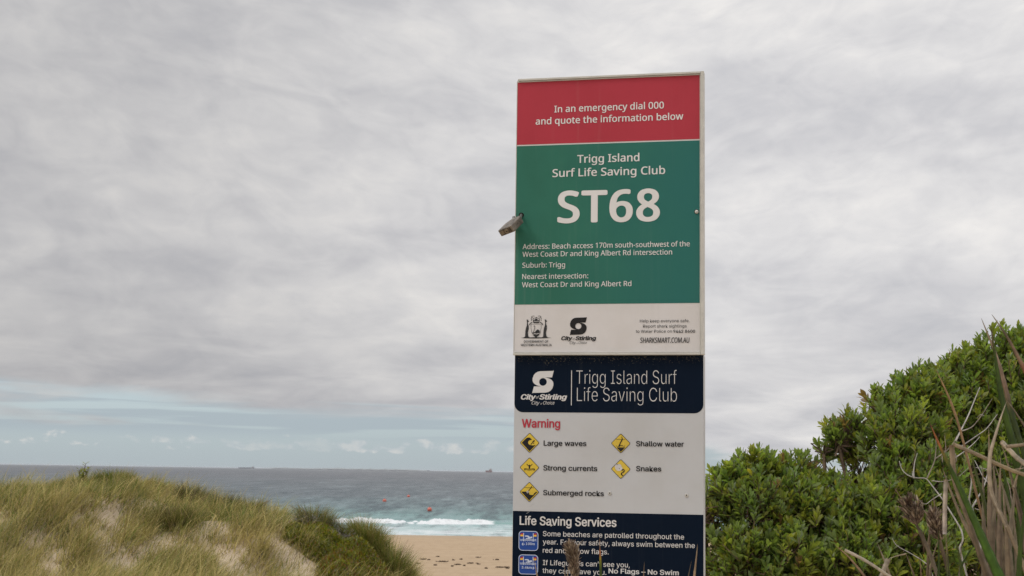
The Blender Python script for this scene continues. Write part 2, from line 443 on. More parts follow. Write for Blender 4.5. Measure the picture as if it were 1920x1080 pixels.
M_HULL = mat("ship_hull_paint", (.10, .11, .14), .5, .3, .15, .05)
M_HULLR = mat("ship_red_paint", (.20, .07, .06), .5, .3, .15, .05)
M_SHIPW = mat("ship_white_paint", (.42, .40, .40), .5, .3, .1, .05)
def ship(loc, rz, L, B, H, sup, label, hullmat, deckh):
    t = empty("cargo_ship", loc, (0, 0, rz)); tag(t, label, "ship")
    mb = MB()
    st = [(-.5, .8, 0), (-.47, 1, 0), (.30, 1, 0), (.42, .62, .06), (.5, .02, .16)]
    V = []
    for x, w, s in st:
        for q, (k, z) in enumerate([(-.82, -1.5), (-1, H * .5), (-1, H * (1 + s)), (1, H * (1 + s)), (1, H * .5), (.82, -1.5)]):
            V.append((x * L - (.02 * L if z < 0 and x > .4 else 0), k * w * B / 2, z))
    F = []
    for i in range(len(st) - 1):
        for k in range(6):
            F.append((i * 6 + k, i * 6 + (k + 1) % 6, (i + 1) * 6 + (k + 1) % 6, (i + 1) * 6 + k))
    F += [tuple(range(6)), tuple(reversed(range(24, 30)))]
    mb.add(V, F); mb.build("hull", hullmat, t)
    hb = MB()
    x0 = -.46 * L
    hb.box(x0, x0 + .13 * L, -B * .42, B * .42, H, H + sup * .7)
    hb.box(x0 + .01 * L, x0 + .11 * L, -B * .5, B * .5, H + sup * .7, H + sup)
    hb.build("deckhouse", M_SHIPW, t)
    fb = MB(); fb.tube([(x0 + .03 * L, 0, H + sup), (x0 + .03 * L, 0, H + sup * 1.28)], B * .12, 8); fb.build("funnel", hullmat, t)
    db = MB()
    for k in range(5):
        xx = (-.24 + .13 * k) * L
        db.box(xx, xx + .10 * L, -B * .36, B * .36, H, H + deckh)
    db.build("hatch_cover", hullmat, t)
    ms = MB()
    ms.tube([(.40 * L, 0, H * 1.05), (.40 * L, 0, H + sup * .9)], .35, 6); ms.build("mast", M_SHIPW, t); ms = MB(); ms.tube([(x0 + .08 * L, 0, H + sup), (x0 + .08 * L, 0, H + sup * 1.45)], .4, 6)
    ms.build("mast", M_SHIPW, t)
p = at(462, 876, 13500); ship((p.x, p.y, SEA), R(176), 143, 22, 8.0, 8.0, "long low dark cargo ship at the tip of the far island", M_HULL, 2.0)
p = at(916, 882, 11500); ship((p.x, p.y, SEA), R(246), 92, 21, 11.5, 13, "reddish cargo ship seen end-on, close beside the sign on the horizon", M_HULLR, 2.5)

def orange_plastic():
    m = mat("buoy_orange_plastic", (.55, .13, .085), .35, .5, .08, 3); return m
M_BUOY = orange_plastic()
M_ROPE = mat("buoy_black_rubber", (.03, .03, .03), .7, .3, .1, 20)
def buoy(px, py, d, label):
    Y = 8 / ((py - horizon(px)) / FPX)
    p = at(px, py, Y)
    t = empty("marker_buoy", (p.x, Y, SEA + .0))
    tag(t, label, "buoy", "orange swimming buoys off the beach")
    bm = bmesh.new(); bmesh.ops.create_uvsphere(bm, u_segments=20, v_segments=14, radius=d / 2)
    for v in bm.verts:
        v.co.z = v.co.z * 1.06 + d * .34
    me = bpy.data.meshes.new("float"); bm.to_mesh(me); bm.free(); me.materials.append(M_BUOY)
    for q in me.polygons: q.use_smooth = True
    o = bpy.data.objects.new("float", me); COL.objects.link(o); o.parent = t
    mb = MB(); mb.tube([(0, 0, d * .84), (0, 0, d * .98)], [d * .10, d * .06], 10)
    mb.build("lifting_eye", M_ROPE, t)
buoy(721, 940.5, .98, "orange buoy floating closest to the dune's tall pale tussock")
buoy(766, 931.5, .85, "smallest orange buoy, the farthest out at sea")
buoy(805.5, 957, .90, "nearest orange buoy, just behind the breaking wave")

# ------------------------------------------------------------------ seaweed on the beach
M_WEED = mat("dried_seaweed", (.055, .035, .022), .9, .1, .4, 12)
def weed(px, py, wpx, label):
    r_ = ray(px, py)
    Y = 110.
    for _ in range(12):
        Y = (1.6 - gz(r_.x * Y, Y)) / -r_.z
    x = r_.x * Y; w = wpx / FPX * Y
    mb = MB(); rr = random.Random(int(px * 7 + py))
    mb.tube([(w * f, .25 * math.sin(f * 9 + px), .012 + .02 * math.cos(f * 3)) for f in (-.5, -.3, -.1, .1, .3, .5)], [.01, .03, .05, .05, .03, .01], 6)
    for k in range(int(6 + wpx * .9)):
        a = Vector((rr.gauss(0, w * .24), rr.gauss(0, .16), .01)); n = 6
        ang = rr.gauss(0, .7) + (math.pi if rr.random() < .5 else 0)
        pts = []; q = a.copy()
        for i in range(n):
            pts.append(q.copy()); ang += rr.gauss(0, .5)
            q = q + Vector((math.cos(ang), math.sin(ang) * .8, 0)) * w * .10
            q.z = .015 + .035 * abs(rr.gauss(0, 1)) * math.sin(math.pi * i / n)
        mb.tube(pts, [.01, .026, .034, .034, .026, .008], 5)
    o = mb.build("seaweed_clump", M_WEED, smooth=True)
    o.location = (x, Y, gz(x, Y)); tag(o, label, "seaweed", "small seaweed scraps on the beach" if label == small else "large seaweed clumps on the beach")
small = "small dark scrap of dried seaweed among the larger clumps on the beach sand"
for a in [(794, 1049, 9, "dark seaweed clump lying nearest the foot of the dune"), (830.5, 1053.5, 16, "wide dark seaweed clump lying between the dune foot and the chunky clump"),
          (881, 1056.5, 11, "chunky dark seaweed clump halfway between the dune foot and the sign"), (857, 1059, 10, "seaweed clump lying close below the chunky one, nearer the camera"),
          (940, 1064, 20, "widest strand of seaweed on the sand, right beside the sign"), (932, 1050, 8, "short seaweed strip lying just beyond the widest strand by the sign"),
          (816, 1060, 6, small), (896, 1045.5, 6, small), (912, 1066, 5, small), (804, 1050, 5, small), (821, 1044, 5, small),
          (864, 1049, 5, small), (850, 1050.5, 4, small), (897, 1058, 5, small), (785, 1057, 6, small), (952, 1066, 6, small), (848, 1062, 5, small), (870, 1061, 4, small)]:
    weed(*a)

# ------------------------------------------------------------------ dune grass
M_GRASS = tint_mat("dune_grass_blades", .65, .25, .25, .15, 6)
def project(x, y, z):
    d = np.stack([x, y, z - 1.6], -1)
    D = d @ np.array(fw); return 960 + FPX * (d @ np.array(rt)) / D, 540 - FPX * (d @ np.array(up)) / D
SANDP = [(180, 972, 30, 9, 0), (214, 968, 16, 13, 0), (142, 970, 9, 11, 0), (185, 1010, 28, 8, 0), (300, 1018, 34, 18, -.9), (272, 1035, 18, 12, 0), (372, 1012, 20, 9, .6),
         (408, 1042, 40, 14, .6), (435, 1070, 36, 15, .5), (225, 1066, 34, 15, -.4), (509, 1018, 14, 10, .8), (528, 1042, 24, 16, .7), (552, 1068, 34, 24, .5), (696, 1036, 9, 14, -.3),
         (732, 1076, 20, 8, 0), (626, 1072, 18, 8, 0), (600, 1079, 30, 10, 0), (452, 1040, 12, 8, .5), (110, 1040, 20, 8, 0), (90, 1062, 18, 7, .2)]
COVER = [(568, 996, 38, 18, .35), (610, 1012, 60, 30, .5), (665, 1045, 60, 38, .55), (640, 1060, 46, 28, 0), (596, 998, 44, 18, .3), (700, 1072, 36, 24, .4)]
SANDP = [(a, b, c * (.68 if b < 1030 and a < 480 else .95), d * (.75 if b < 1030 and a < 480 else .95), e) for a, b, c, d, e in SANDP]
def inside(P, Q, ell, grow=1.0):
    k = np.full(P.shape, 9.0)
    for a, b, rx, ry, th in ell:
        c, s = math.cos(th), math.sin(th)
        X = (P - a) * c + (Q - b) * s; Y = -(P - a) * s + (Q - b) * c
        k = np.minimum(k, np.sqrt((X / (rx * grow)) ** 2 + (Y / (ry * grow)) ** 2))
    return k
def wave_noise(x, y, seed, f):
    r2 = np.random.default_rng(seed); s = 0
    for i in range(7):
        a = r2.uniform(0, 6.28); ff = f * r2.uniform(.6, 1.8)
        s = s + np.sin(ff * (x * math.cos(a) + y * math.sin(a)) + r2.uniform(0, 6.28))
    return s / 7 * 1.9

def blades_mesh(name, bx, by, bz, L, wd, lean_az, lean, droop, col, m, tipcol=None, segs=4, parent=None, origin=(0, 0, 0)):
    """strap-leaf blades, all arrays of length n"""
    n = len(bx); nv = segs * 2 + 1
    V = np.zeros((n, nv, 3)); C = np.ones((n, nv, 4))
    ca, sa = np.cos(lean_az), np.sin(lean_az)
    fa = lean_az + rng.normal(0, .9, n) + np.pi / 2
    wx, wy = np.cos(fa), np.sin(fa)
    px = np.zeros(n); pz = np.zeros(n)
    for k in range(segs + 1):
        t = k / segs
        ang = lean + droop * t ** 1.3
        if k: px = px + np.sin(ang) * L / segs; pz = pz + np.cos(ang) * L / segs
        w = wd * (1 - t ** 1.8) * .5 if k < segs else wd * 0
        X = bx + px * ca; Y = by + px * sa; Z = bz + pz
        cc = col if tipcol is None else col * (1 - t ** 2)[..., None] if False else col + (0 if tipcol is None else (tipcol - col) * t ** 2)
        if k < segs:
            V[:, 2 * k] = np.stack([X - wx * w, Y - wy * w, Z], -1); V[:, 2 * k + 1] = np.stack([X + wx * w, Y + wy * w, Z], -1)
            C[:, 2 * k, :3] = cc; C[:, 2 * k + 1, :3] = cc
        else:
            V[:, 2 * k] = np.stack([X, Y, Z], -1); C[:, 2 * k, :3] = cc
    base = (np.arange(n) * nv)[:, None]
    loops = []; 
    quads = np.concatenate([base + np.array([2 * k, 2 * k + 1, 2 * k + 3, 2 * k + 2]) for k in range(segs - 1)], 0)
    tris = base + np.array([2 * segs - 2, 2 * segs - 1, 2 * segs])
    me = bpy.data.meshes.new(name)
    v = V.reshape(-1, 3) - np.array(origin)
    me.vertices.add(len(v)); me.vertices.foreach_set('co', v.astype('f').ravel())
    li = np.concatenate([quads.ravel(), tris.ravel()])
    me.loops.add(len(li)); me.loops.foreach_set('vertex_index', li.astype('i'))
    nq, ntri = len(quads), len(tris)
    me.polygons.add(nq + ntri)
    me.polygons.foreach_set('loop_start', np.concatenate([np.arange(nq) * 4, nq * 4 + np.arange(ntri) * 3]).astype('i'))
    me.polygons.foreach_set('loop_total', np.concatenate([np.full(nq, 4), np.full(ntri, 3)]).astype('i'))
    me.update(calc_edges=True)
    a = me.attributes.new('tint', 'FLOAT_COLOR', 'POINT'); a.data.foreach_set('color', C.astype('f').ravel())
    me.materials.append(m)
    o = bpy.data.objects.new(name, me); COL.objects.link(o); o.location = origin
    if parent: o.parent = parent
    return o

STRAW = np.array([.47, .38, .15]); OLIVE = np.array([.235, .23, .048]); GREEN = np.array([.115, .172, .026]); BROWN = np.array([.16, .105, .055]); GREY = np.array([.20, .175, .14])
def dune_grass():
    n0 = 470000
    x = rng.uniform(-16.0, -.9, n0); y = rng.uniform(17.8, 29.5, n0)
    z = ground_z(x, y)
    P, Q = project(x, y, z)
    ok = ((P > -160) | ((P > -900) & (rng.uniform(0, 1, n0) < .5))) & (P < 1000) & (Q < 1180)
    clump = .6 * wave_noise(x, y, 3, 5.5) + .6 * wave_noise(x, y, 31, 9.0)
    den = .62 + .42 * clump
    den += .35 * (Q < 935)
    s = inside(P, Q, SANDP); den = np.where(s < .95, .20, np.where(s < 1.35, den * .6, den))
    c = inside(P, Q, COVER); den = np.where(c < 1.08, .012, den)
    den *= np.where(P < 560, 1, .85)
    ok &= rng.uniform(0, 1, n0) < np.clip(den, 0.0, 1)
    ok &= ~((P > 735) & (z < -.8))
    x, y, z, P, Q, clump = [a[ok] for a in (x, y, z, P, Q, clump)]
    n = len(x)
    L = rng.uniform(.18, .46, n) * np.clip(1 + .55 * clump, .35, 1.9)
    L *= np.where(Q < 940, .68, 1.0) * np.where(inside(P, Q, SANDP) < 1.7, .7, 1.0)
    patch = wave_noise(x, y, 9, 1.7)[:, None]; r1 = rng.uniform(0, 1, (n, 1)); r2 = rng.uniform(0, 1, (n, 1))
    g_ = np.clip(.50 + .55 * patch + .25 * (P[:, None] > 500), 0, 1)
    col = np.where(r1 < g_ * .58, GREEN, np.where(r1 < g_ * .58 + .24, OLIVE, STRAW))
    top = sstep(955, 915, Q)[:, None]
    r1 = r1 * (1 - .45 * top)                                 # greener, fresher growth along the crest
    col = np.where(r1 < g_ * .58, GREEN, np.where(r1 < g_ * .58 + .24, OLIVE, STRAW))
    col = np.where(r2 < .09, BROWN, np.where(r2 < .15, GREY, col)) * rng.uniform(.75, 1.2, (n, 1))
    o = blades_mesh("dune_grass", x, y, z - .02, L, rng.uniform(.005, .010, n), rng.normal(.1, 1.0, n), np.abs(rng.normal(.35, .3, n)),
                    np.abs(rng.normal(1.0, .55, n)), col, M_GRASS, tipcol=np.where(r2 < .6, STRAW, col))
    # long dry blades that arch over the rest
    k = rng.choice(np.nonzero((Q > 930) & (P > -160) & (inside(P, Q, SANDP) > 1.2))[0], 7000, replace=False)
    c2 = np.where(rng.uniform(0, 1, (7000, 1)) < .6, STRAW * 1.15, np.where(rng.uniform(0, 1, (7000, 1)) < .5, GREEN * 1.3, OLIVE * 1.2)) * rng.uniform(.8, 1.2, (7000, 1))
    o2 = blades_mesh("dune_grass", x[k], y[k], z[k], rng.uniform(.35, .75, 7000), rng.uniform(.006, .011, 7000), rng.normal(.1, 1.2, 7000),
                     np.abs(rng.normal(.45, .3, 7000)), rng.uniform(.5, 1.9, 7000), c2, M_GRASS, tipcol=STRAW * 1.1, segs=6)
    bm = bmesh.new(); bm.from_mesh(o.data); bm.from_mesh(o2.data); bm.to_mesh(o.data); bm.free()
    bpy.data.objects.remove(o2)
    tag(o, "olive and straw coloured grass covering the sand dune", kind="stuff")
dune_grass()

def tussock(px, py, hpx, wpx, cols, label, n=900, Y=None, lean=.15):
    r_ = ray(px, py); Y = Y or CY
    x = r_.x * Y
    zb = gz(x, Y)
    h_ = max(.18, (1.6 + ray(px, py - hpx).z * Y) - zb)
    w = wpx / FPX * Y / 2
    t = empty("grass_tussock", (x, Y, zb)); tag(t, label, "grass tuft", "tussocks on the dune crest")
    q = np.array(cols)[rng.integers(0, len(cols), n)] * rng.uniform(.7, 1.2, (n, 1))
    a = rng.uniform(0, 6.28, n); rr = w * .55 * np.sqrt(rng.uniform(0, 1, n))
    bx = x + np.cos(a) * rr; by = Y + np.sin(a) * rr * .8
    L = h_ * rng.uniform(.6, 1.12, n)
    blades_mesh("blades", bx, by, ground_z(bx, by) - .03, L, rng.uniform(.005, .009, n), a + rng.normal(0, .6, n), np.abs(rng.normal(.1 + .45 * rr / w, .15, n)),
                np.abs(rng.normal(.55, .35, n)), q, M_GRASS, origin=(x, Y, zb)).parent = t
    ob = [c for c in t.children][0]; ob.location = (0, 0, 0)
    dead = MB()
    for k in range(26):
        aa = random.uniform(0, 6.28); l_ = h_ * random.uniform(.5, 1.0); s = random.uniform(.2, .7)
        pts = [(math.cos(aa) * w * .3 * f + math.cos(aa) * s * l_ * f * f, math.sin(aa) * w * .2 * f, l_ * f * (1 - .3 * f * s)) for f in (0, .35, .7, 1)]
        dead.tube(pts, [.006, .005, .004, .002], 4, c=(.27, .2, .12))
    dead.build("dry_stalk", M_GRASS, t)
DK = [GREEN * .8, OLIVE * .8, BROWN * .8, GREY * .75]
tussock(358, 912, 14, 52, DK, "dark rounded tussock standing against the sea beside the dune top", 1500, 25.3)
tussock(418, 928, 16, 46, DK + [GREY], "greyish brown tussock on the ridge next to the dark rounded one", 1100, 25.2)
tussock(470, 936, 12, 50, [OLIVE, GREEN, BROWN], "low tussock in the dip of the ridge between the grey and the bushy ones", 900, 25.2)
tussock(590, 962, 25, 100, [OLIVE, STRAW * .8, GREEN, GREY], "bushy olive tussock on the ridge above the dark creeping shrub", 1800, 25.0)
tussock(646, 988, 22, 52, [OLIVE, GREEN, GREY], "small tussock filling the dip between the bushy olive and the tall pale ones", 900, 25.1)
tussock(690, 1000, 40, 82, [STRAW * .85, OLIVE, GREEN * 1.2, OLIVE], "tall pale tussock at the end of the ridge, in front of the breaking wave", 2200, 24.8)
tussock(738, 1040, 38, 74, [OLIVE, GREEN * 1.1, STRAW * .7], "green tussock on the slope directly below the tall pale one", 1500, 24.7)
tussock(752, 1078, 34, 70, [OLIVE, GREEN, BROWN], "lowest tussock, at the dune's foot by the beach sand", 1200, 24.6)
tussock(215, 892, 20, 110, [GREEN, OLIVE, GREEN * 1.2, STRAW * .7], "green tussock on the very top of the dune", 1700, 25.0)
tussock(320, 975, 40, 120, [GREEN * .8, OLIVE, STRAW * .8, BROWN * .8], "big leaning tussock below the dune top, above the bare sand strip", 2000, 23.4)
tussock(50, 935, 30, 110, DK + [BROWN * .8], "broad dark tussock at the low end of the dune, far from the sign", 1600, 24.7)
tussock(115, 925, 26, 90, DK + [STRAW * .8], "dark tussock just beside the leafy sprig on the dune", 1400, 24.6)

# leafy sprig standing over the crest
def leaf(mb, base, d, n_, L, wd, col, fold=.25):
    d = d.normalized(); s = d.cross(n_)
    if s.length < 1e-4: s = d.orthogonal()
    s.normalize(); nn = s.cross(d).normalized()
    bend = -.10 * L
    p1 = base + d * L * .38 ; p2 = base + d * L * .72 + nn * bend * .35; tip = base + d * L + nn * bend
    w1, w2 = wd * .36, wd * .5
    V = [base, p1 - s * w1 + nn * fold * w1, p1, p1 + s * w1 + nn * fold * w1, p2 - s * w2 + nn * fold * w2, p2, p2 + s * w2 + nn * fold * w2, tip]
    mb.add(V, [(0, 2, 1), (0, 3, 2), (1, 2, 5, 4), (2, 3, 6, 5), (4, 5, 7), (5, 6, 7)], 0, col)
M_LEAF = tint_mat("shrub_leaves", .40, .5, .48, .12, 40, (1.55, 1.68, .85))
M_TWIG = mat("brown_twig_bark", (.13, .09, .06), .85, .2, .35, 30)
def sprig():
    p = at(155, 884, 25.0); zb = gz(p.x, 25.0)
    t = empty("seedling_shrub", (p.x, 25.0, zb)); tag(t, "leafy sprig sticking up over the dune top against the sea", "plant")
    st = MB(); lf = MB(); top = 1.6 + ray(159, 868).z * 25 - zb
    for k, (ox, hh) in enumerate([(0, 1.0), (-.10, .7), (.05, .8)]):
        pts = [Vector((ox * f + .05 * f * f, 0, top * hh * f)) for f in (0, .3, .6, .85, 1)]
        st.tube(pts, [.012, .010, .008, .006, .004], 5)
        for i in range(20):
            f = random.uniform(.35, 1); q = Vector((ox * f + .05 * f * f, 0, top * hh * f)); a = random.uniform(0, 6.28)
            leaf(lf, q, Vector((math.cos(a), math.sin(a), .7)), Vector((0, 0, 1)), .085, .035, tuple(np.array([.22, .22, .075]) * random.uniform(.7, 1.3)))
    st.build("stem", M_TWIG, t); lf.build("foliage", M_LEAF, t)
sprig()

# creeping dark shrub on the dune's right flank
def creeper():
    n0 = 110000
    x = rng.uniform(-4.6, -1.4, n0); y = rng.uniform(20.5, 24.9, n0); z = ground_z(x, y)
    P, Q = project(x, y, z + .16); k = inside(P, Q, COVER)
    ok = (k < 1.0 + rng.normal(0, .05, n0)) & (rng.uniform(0, 1, n0) < .85)
    x, y, z, k = x[ok][:52000], y[ok][:52000], z[ok][:52000], k[ok][:52000]
    mound = np.clip(1 - k, 0, 1) ** .6 * (.27 + .15 * wave_noise(x, y, 5, 6.0)) + .05
    t = empty("creeping_shrub", (-2.8, 23.5, gz(-2.8, 23.5)))
    tag(t, "dark olive mat of creeping shrub with rusty tops on the dune flank", "shrub")
    n = len(x); zz = z + mound * rng.uniform(.65, 1.05, n)
    red = wave_noise(x, y, 21, 3.0)
    c = np.where((rng.uniform(0, 1, n) < .18 + .28 * red)[:, None], np.array([.17, .085, .022]), np.where(rng.uniform(0, 1, (n, 1)) < .5, np.array([.105, .120, .012]), np.array([.180, .168, .022]))) * rng.uniform(.7, 1.2, (n, 1))
    o = blades_mesh("foliage", x, y, zz - .03, rng.uniform(.03, .075, n), rng.uniform(.014, .026, n), rng.uniform(0, 6.28, n), np.abs(rng.normal(.5, .4, n)), rng.uniform(0, .5, n), c, M_LEAF, segs=2, origin=tuple(t.location))
    o.parent = t; o.location = (0, 0, 0)
    tw = MB()
    for i in range(70):                                       # runners spreading from the root along the sand
        j = random.randrange(n); e = Vector((x[j], y[j], 0)); r_ = Vector((-2.8, 23.5, 0)); pts = []
        for f in (0, .2, .4, .6, .8, 1):
            q = r_.lerp(e, f) + Vector((random.gauss(0, .04), random.gauss(0, .04), 0)) * (0 < f < 1)
            pts.append(Vector((q.x, q.y, gz(q.x, q.y) + .02 + (mound[j] * .8 if f == 1 else .0))) - t.location)
        tw.tube(pts, [.012, .010, .008, .007, .005, .003], 4)
    tw.build("stems", M_TWIG, t)
creeper()
M_DEAD = mat("weathered_grey_wood", (.30, .275, .25), .85, .2, .3, 40)
def dead_bush(px, py, w, h_, label, Y=24.4):
    x = ray(px, py).x * Y; zb = gz(x, Y)
    t = empty("dead_bush", (x, Y, zb)); tag(t, label, "dead bush")
    mb = MB()
    def grow(p, d, l_, r_, dep):
        q = p + d * l_; mb.tube([p, (p + q) / 2 + Vector((random.gauss(0, .01), 0, random.gauss(0, .01))), q], [r_, r_ * .8, r_ * .55], 4)
        if dep:
            for k in range(3): grow(q, (d + Vector((random.gauss(0, .6), random.gauss(0, .6), random.gauss(0, .35)))).normalized(), l_ * .7, r_ * .55, dep - 1)
    for k in range(9):
        a = random.uniform(0, 6.28); grow(Vector((0, 0, -.02)), Vector((math.cos(a) * w, math.sin(a) * w, h_)).normalized(), .16, .008, 3)
    mb.build("branches", M_DEAD, t)
dead_bush(632, 1000, .7, .5, "grey dead bush between the creeping shrub and the tall pale tussock")
dead_bush(565, 968, .8, .45, "grey dead bush on the ridge above the creeping shrub's upper end", 24.7)

# ------------------------------------------------------------------ shrubs on the right
def shrub(name, lobes, base, label, leafcols, dens=1.0, seed=1, leafL=.057):
    rr = random.Random(seed)
    t = empty(name, base); tag(t, label, "shrub", "broad leaved coastal shrubs behind the sign")
    lf, tw = MB(), MB(); B = Vector(base)
    for (px, py, rp, Y, q) in lobes:
        c = at(px, py, Y) - B; Rr = rp / FPX * Y
        node = c + Vector((rr.gauss(0, .05), rr.gauss(0, .05), -Rr * .45))
        mid = node * .5 + Vector((rr.gauss(0, .10), rr.gauss(0, .08), -.05))
        tw.tube([Vector((rr.gauss(0, .08), rr.gauss(0, .06), 0)), mid, node], [.022, .014, .009], 6)
        for k in range(int(10 * q) + 6):                      # bare twigs inside and poking out
            d = Vector((rr.gauss(0, 1), rr.gauss(0, .6), abs(rr.gauss(0, 1)) + .2)).normalized(); e = c + d * Rr * rr.uniform(.7, 1.12)
            m_ = node.lerp(e, .55) + Vector((rr.gauss(0, .03), rr.gauss(0, .03), rr.gauss(0, .02)))
            tw.tube([node, m_, e], [.006, .004, .0015], 4, caps=False)
        nros = int(q * dens * 310 * (Rr / .2) ** 2)
        for k in range(nros):
            while True:
                d = Vector((rr.gauss(0, 1), rr.gauss(0, 1), rr.gauss(0, 1))).normalized()
                if d.y < .55: break
            rad = Rr * (rr.uniform(.40, 1.06) ** .55) * (1 + .27 * mnoise.noise(d * 2.3 + c * 3))
            spr = rr.random() < .15 and d.z > -.1
            if spr: rad *= rr.uniform(1.08, 1.30)
            if q < .95 and rr.random() < .05: rad *= .5
            tip = c + d * rad
            ax = (d * .6 + Vector((0, -.10, .95)) + Vector((rr.gauss(0, .25), rr.gauss(0, .25), rr.gauss(0, .2)))).normalized()
            if spr: ax = (ax + Vector((0, 0, .7))).normalized()
            if k % 3 == 0 or spr:
                m_ = node.lerp(tip, .5) + Vector((rr.gauss(0, .02), rr.gauss(0, .02), rr.gauss(0, .02)))
                tw.tube([node, m_, tip - ax * .05, tip], [.006, .004, .003, .0018], 4, caps=False)
            else:
                tw.tube([tip - ax * .11 - d * .03, tip], [.0028, .0018], 4, caps=False)
            cb = np.array(leafcols[rr.randrange(len(leafcols))]) * rr.uniform(.8, 1.2)
            nl = rr.randrange(6, 13); sz_ = rr.uniform(.72, 1.2); dry = rr.random() < .02; a0 = rr.uniform(0, 6.28)
            s1 = ax.orthogonal().normalized(); s2 = ax.cross(s1)
            for i in range(nl):
                f = i / nl; a = a0 + i * 2.4
                spread = .22 + .62 * (1 - f) + rr.gauss(0, .12)
                dd = ax * math.cos(spread) + (s1 * math.cos(a) + s2 * math.sin(a)) * math.sin(spread)
                b_ = tip - ax * (.055 * (1 - f))
                L = leafL * sz_ * rr.uniform(.7, 1.2) * (.75 + .35 * (1 - f))
                col = cb * rr.uniform(.85, 1.15)
                if dry: col = np.array([.20, .125, .055]) * rr.uniform(.7, 1.2)
                elif rr.random() < .012: col = np.array([.28, .24, .035])
                leaf(lf, b_, dd, ax + Vector((rr.gauss(0, .2),) * 3), L, L * rr.uniform(.27, .38), tuple(col))
    tw.build("branches", M_TWIG, t)
    lf.build("foliage", M_LEAF, t)
LG = [(.152, .202, .044), (.172, .222, .050), (.128, .186, .046), (.188, .216, .042), (.205, .215, .038), (.136, .174, .062)]
shrub("coastal_shrub", [(1420, 882, 44, 7.4, 1), (1370, 915, 46, 7.3, 1), (1490, 892, 46, 7.5, 1), (1345, 960, 40, 7.3, .45), (1420, 950, 62, 7.2, .7), (1505, 960, 70, 7.3, .9),
                        (1335, 1045, 55, 7.3, .6), (1400, 1050, 70, 7.1, .75), (1480, 1060, 80, 7.1, .9), (1300, 940, 40, 7.6, .7)],
      (1.25, 7.5, gz(1.25, 7.5)), "low rounded green shrub peeking out directly behind the sign", LG, 1.0, 3)
shrub("coastal_shrub", [(1590, 815, 44, 7.7, .9), (1548, 842, 18, 7.7, .5), (1672, 772, 54, 7.8, 1), (1725, 750, 60, 7.8, 1), (1690, 840, 85, 7.6, .9), (1620, 890, 52, 7.8, .30),
                        (1640, 965, 80, 7.3, .8), (1570, 985, 60, 7.3, .9), (1600, 1055, 80, 7.1, .85), (1730, 930, 95, 7.4, .8), (1720, 1040, 95, 7.2, .8), (1560, 930, 45, 7.5, .5)],
      (1.85, 7.8, gz(1.85, 7.8)), "green shrub with a leafy spray leaning out over the low rounded one", LG, 1.0, 5)
shrub("coastal_shrub", [(1795, 722, 62, 8.3, 1), (1850, 700, 62, 8.4, 1), (1900, 678, 62, 8.4, 1), (1950, 690, 70, 8.4, 1), (1810, 800, 95, 8.2, .85), (1900, 790, 100, 8.2, .85),
                        (1830, 920, 110, 8.0, .8), (1930, 920, 110, 8.0, .8), (1860, 1040, 110, 7.9, .7), (1960, 800, 90, 8.4, .8)],
      (2.7, 8.4, gz(2.7, 8.4)), "tallest green shrub, standing behind the tall sedge blades", LG, .9, 8)

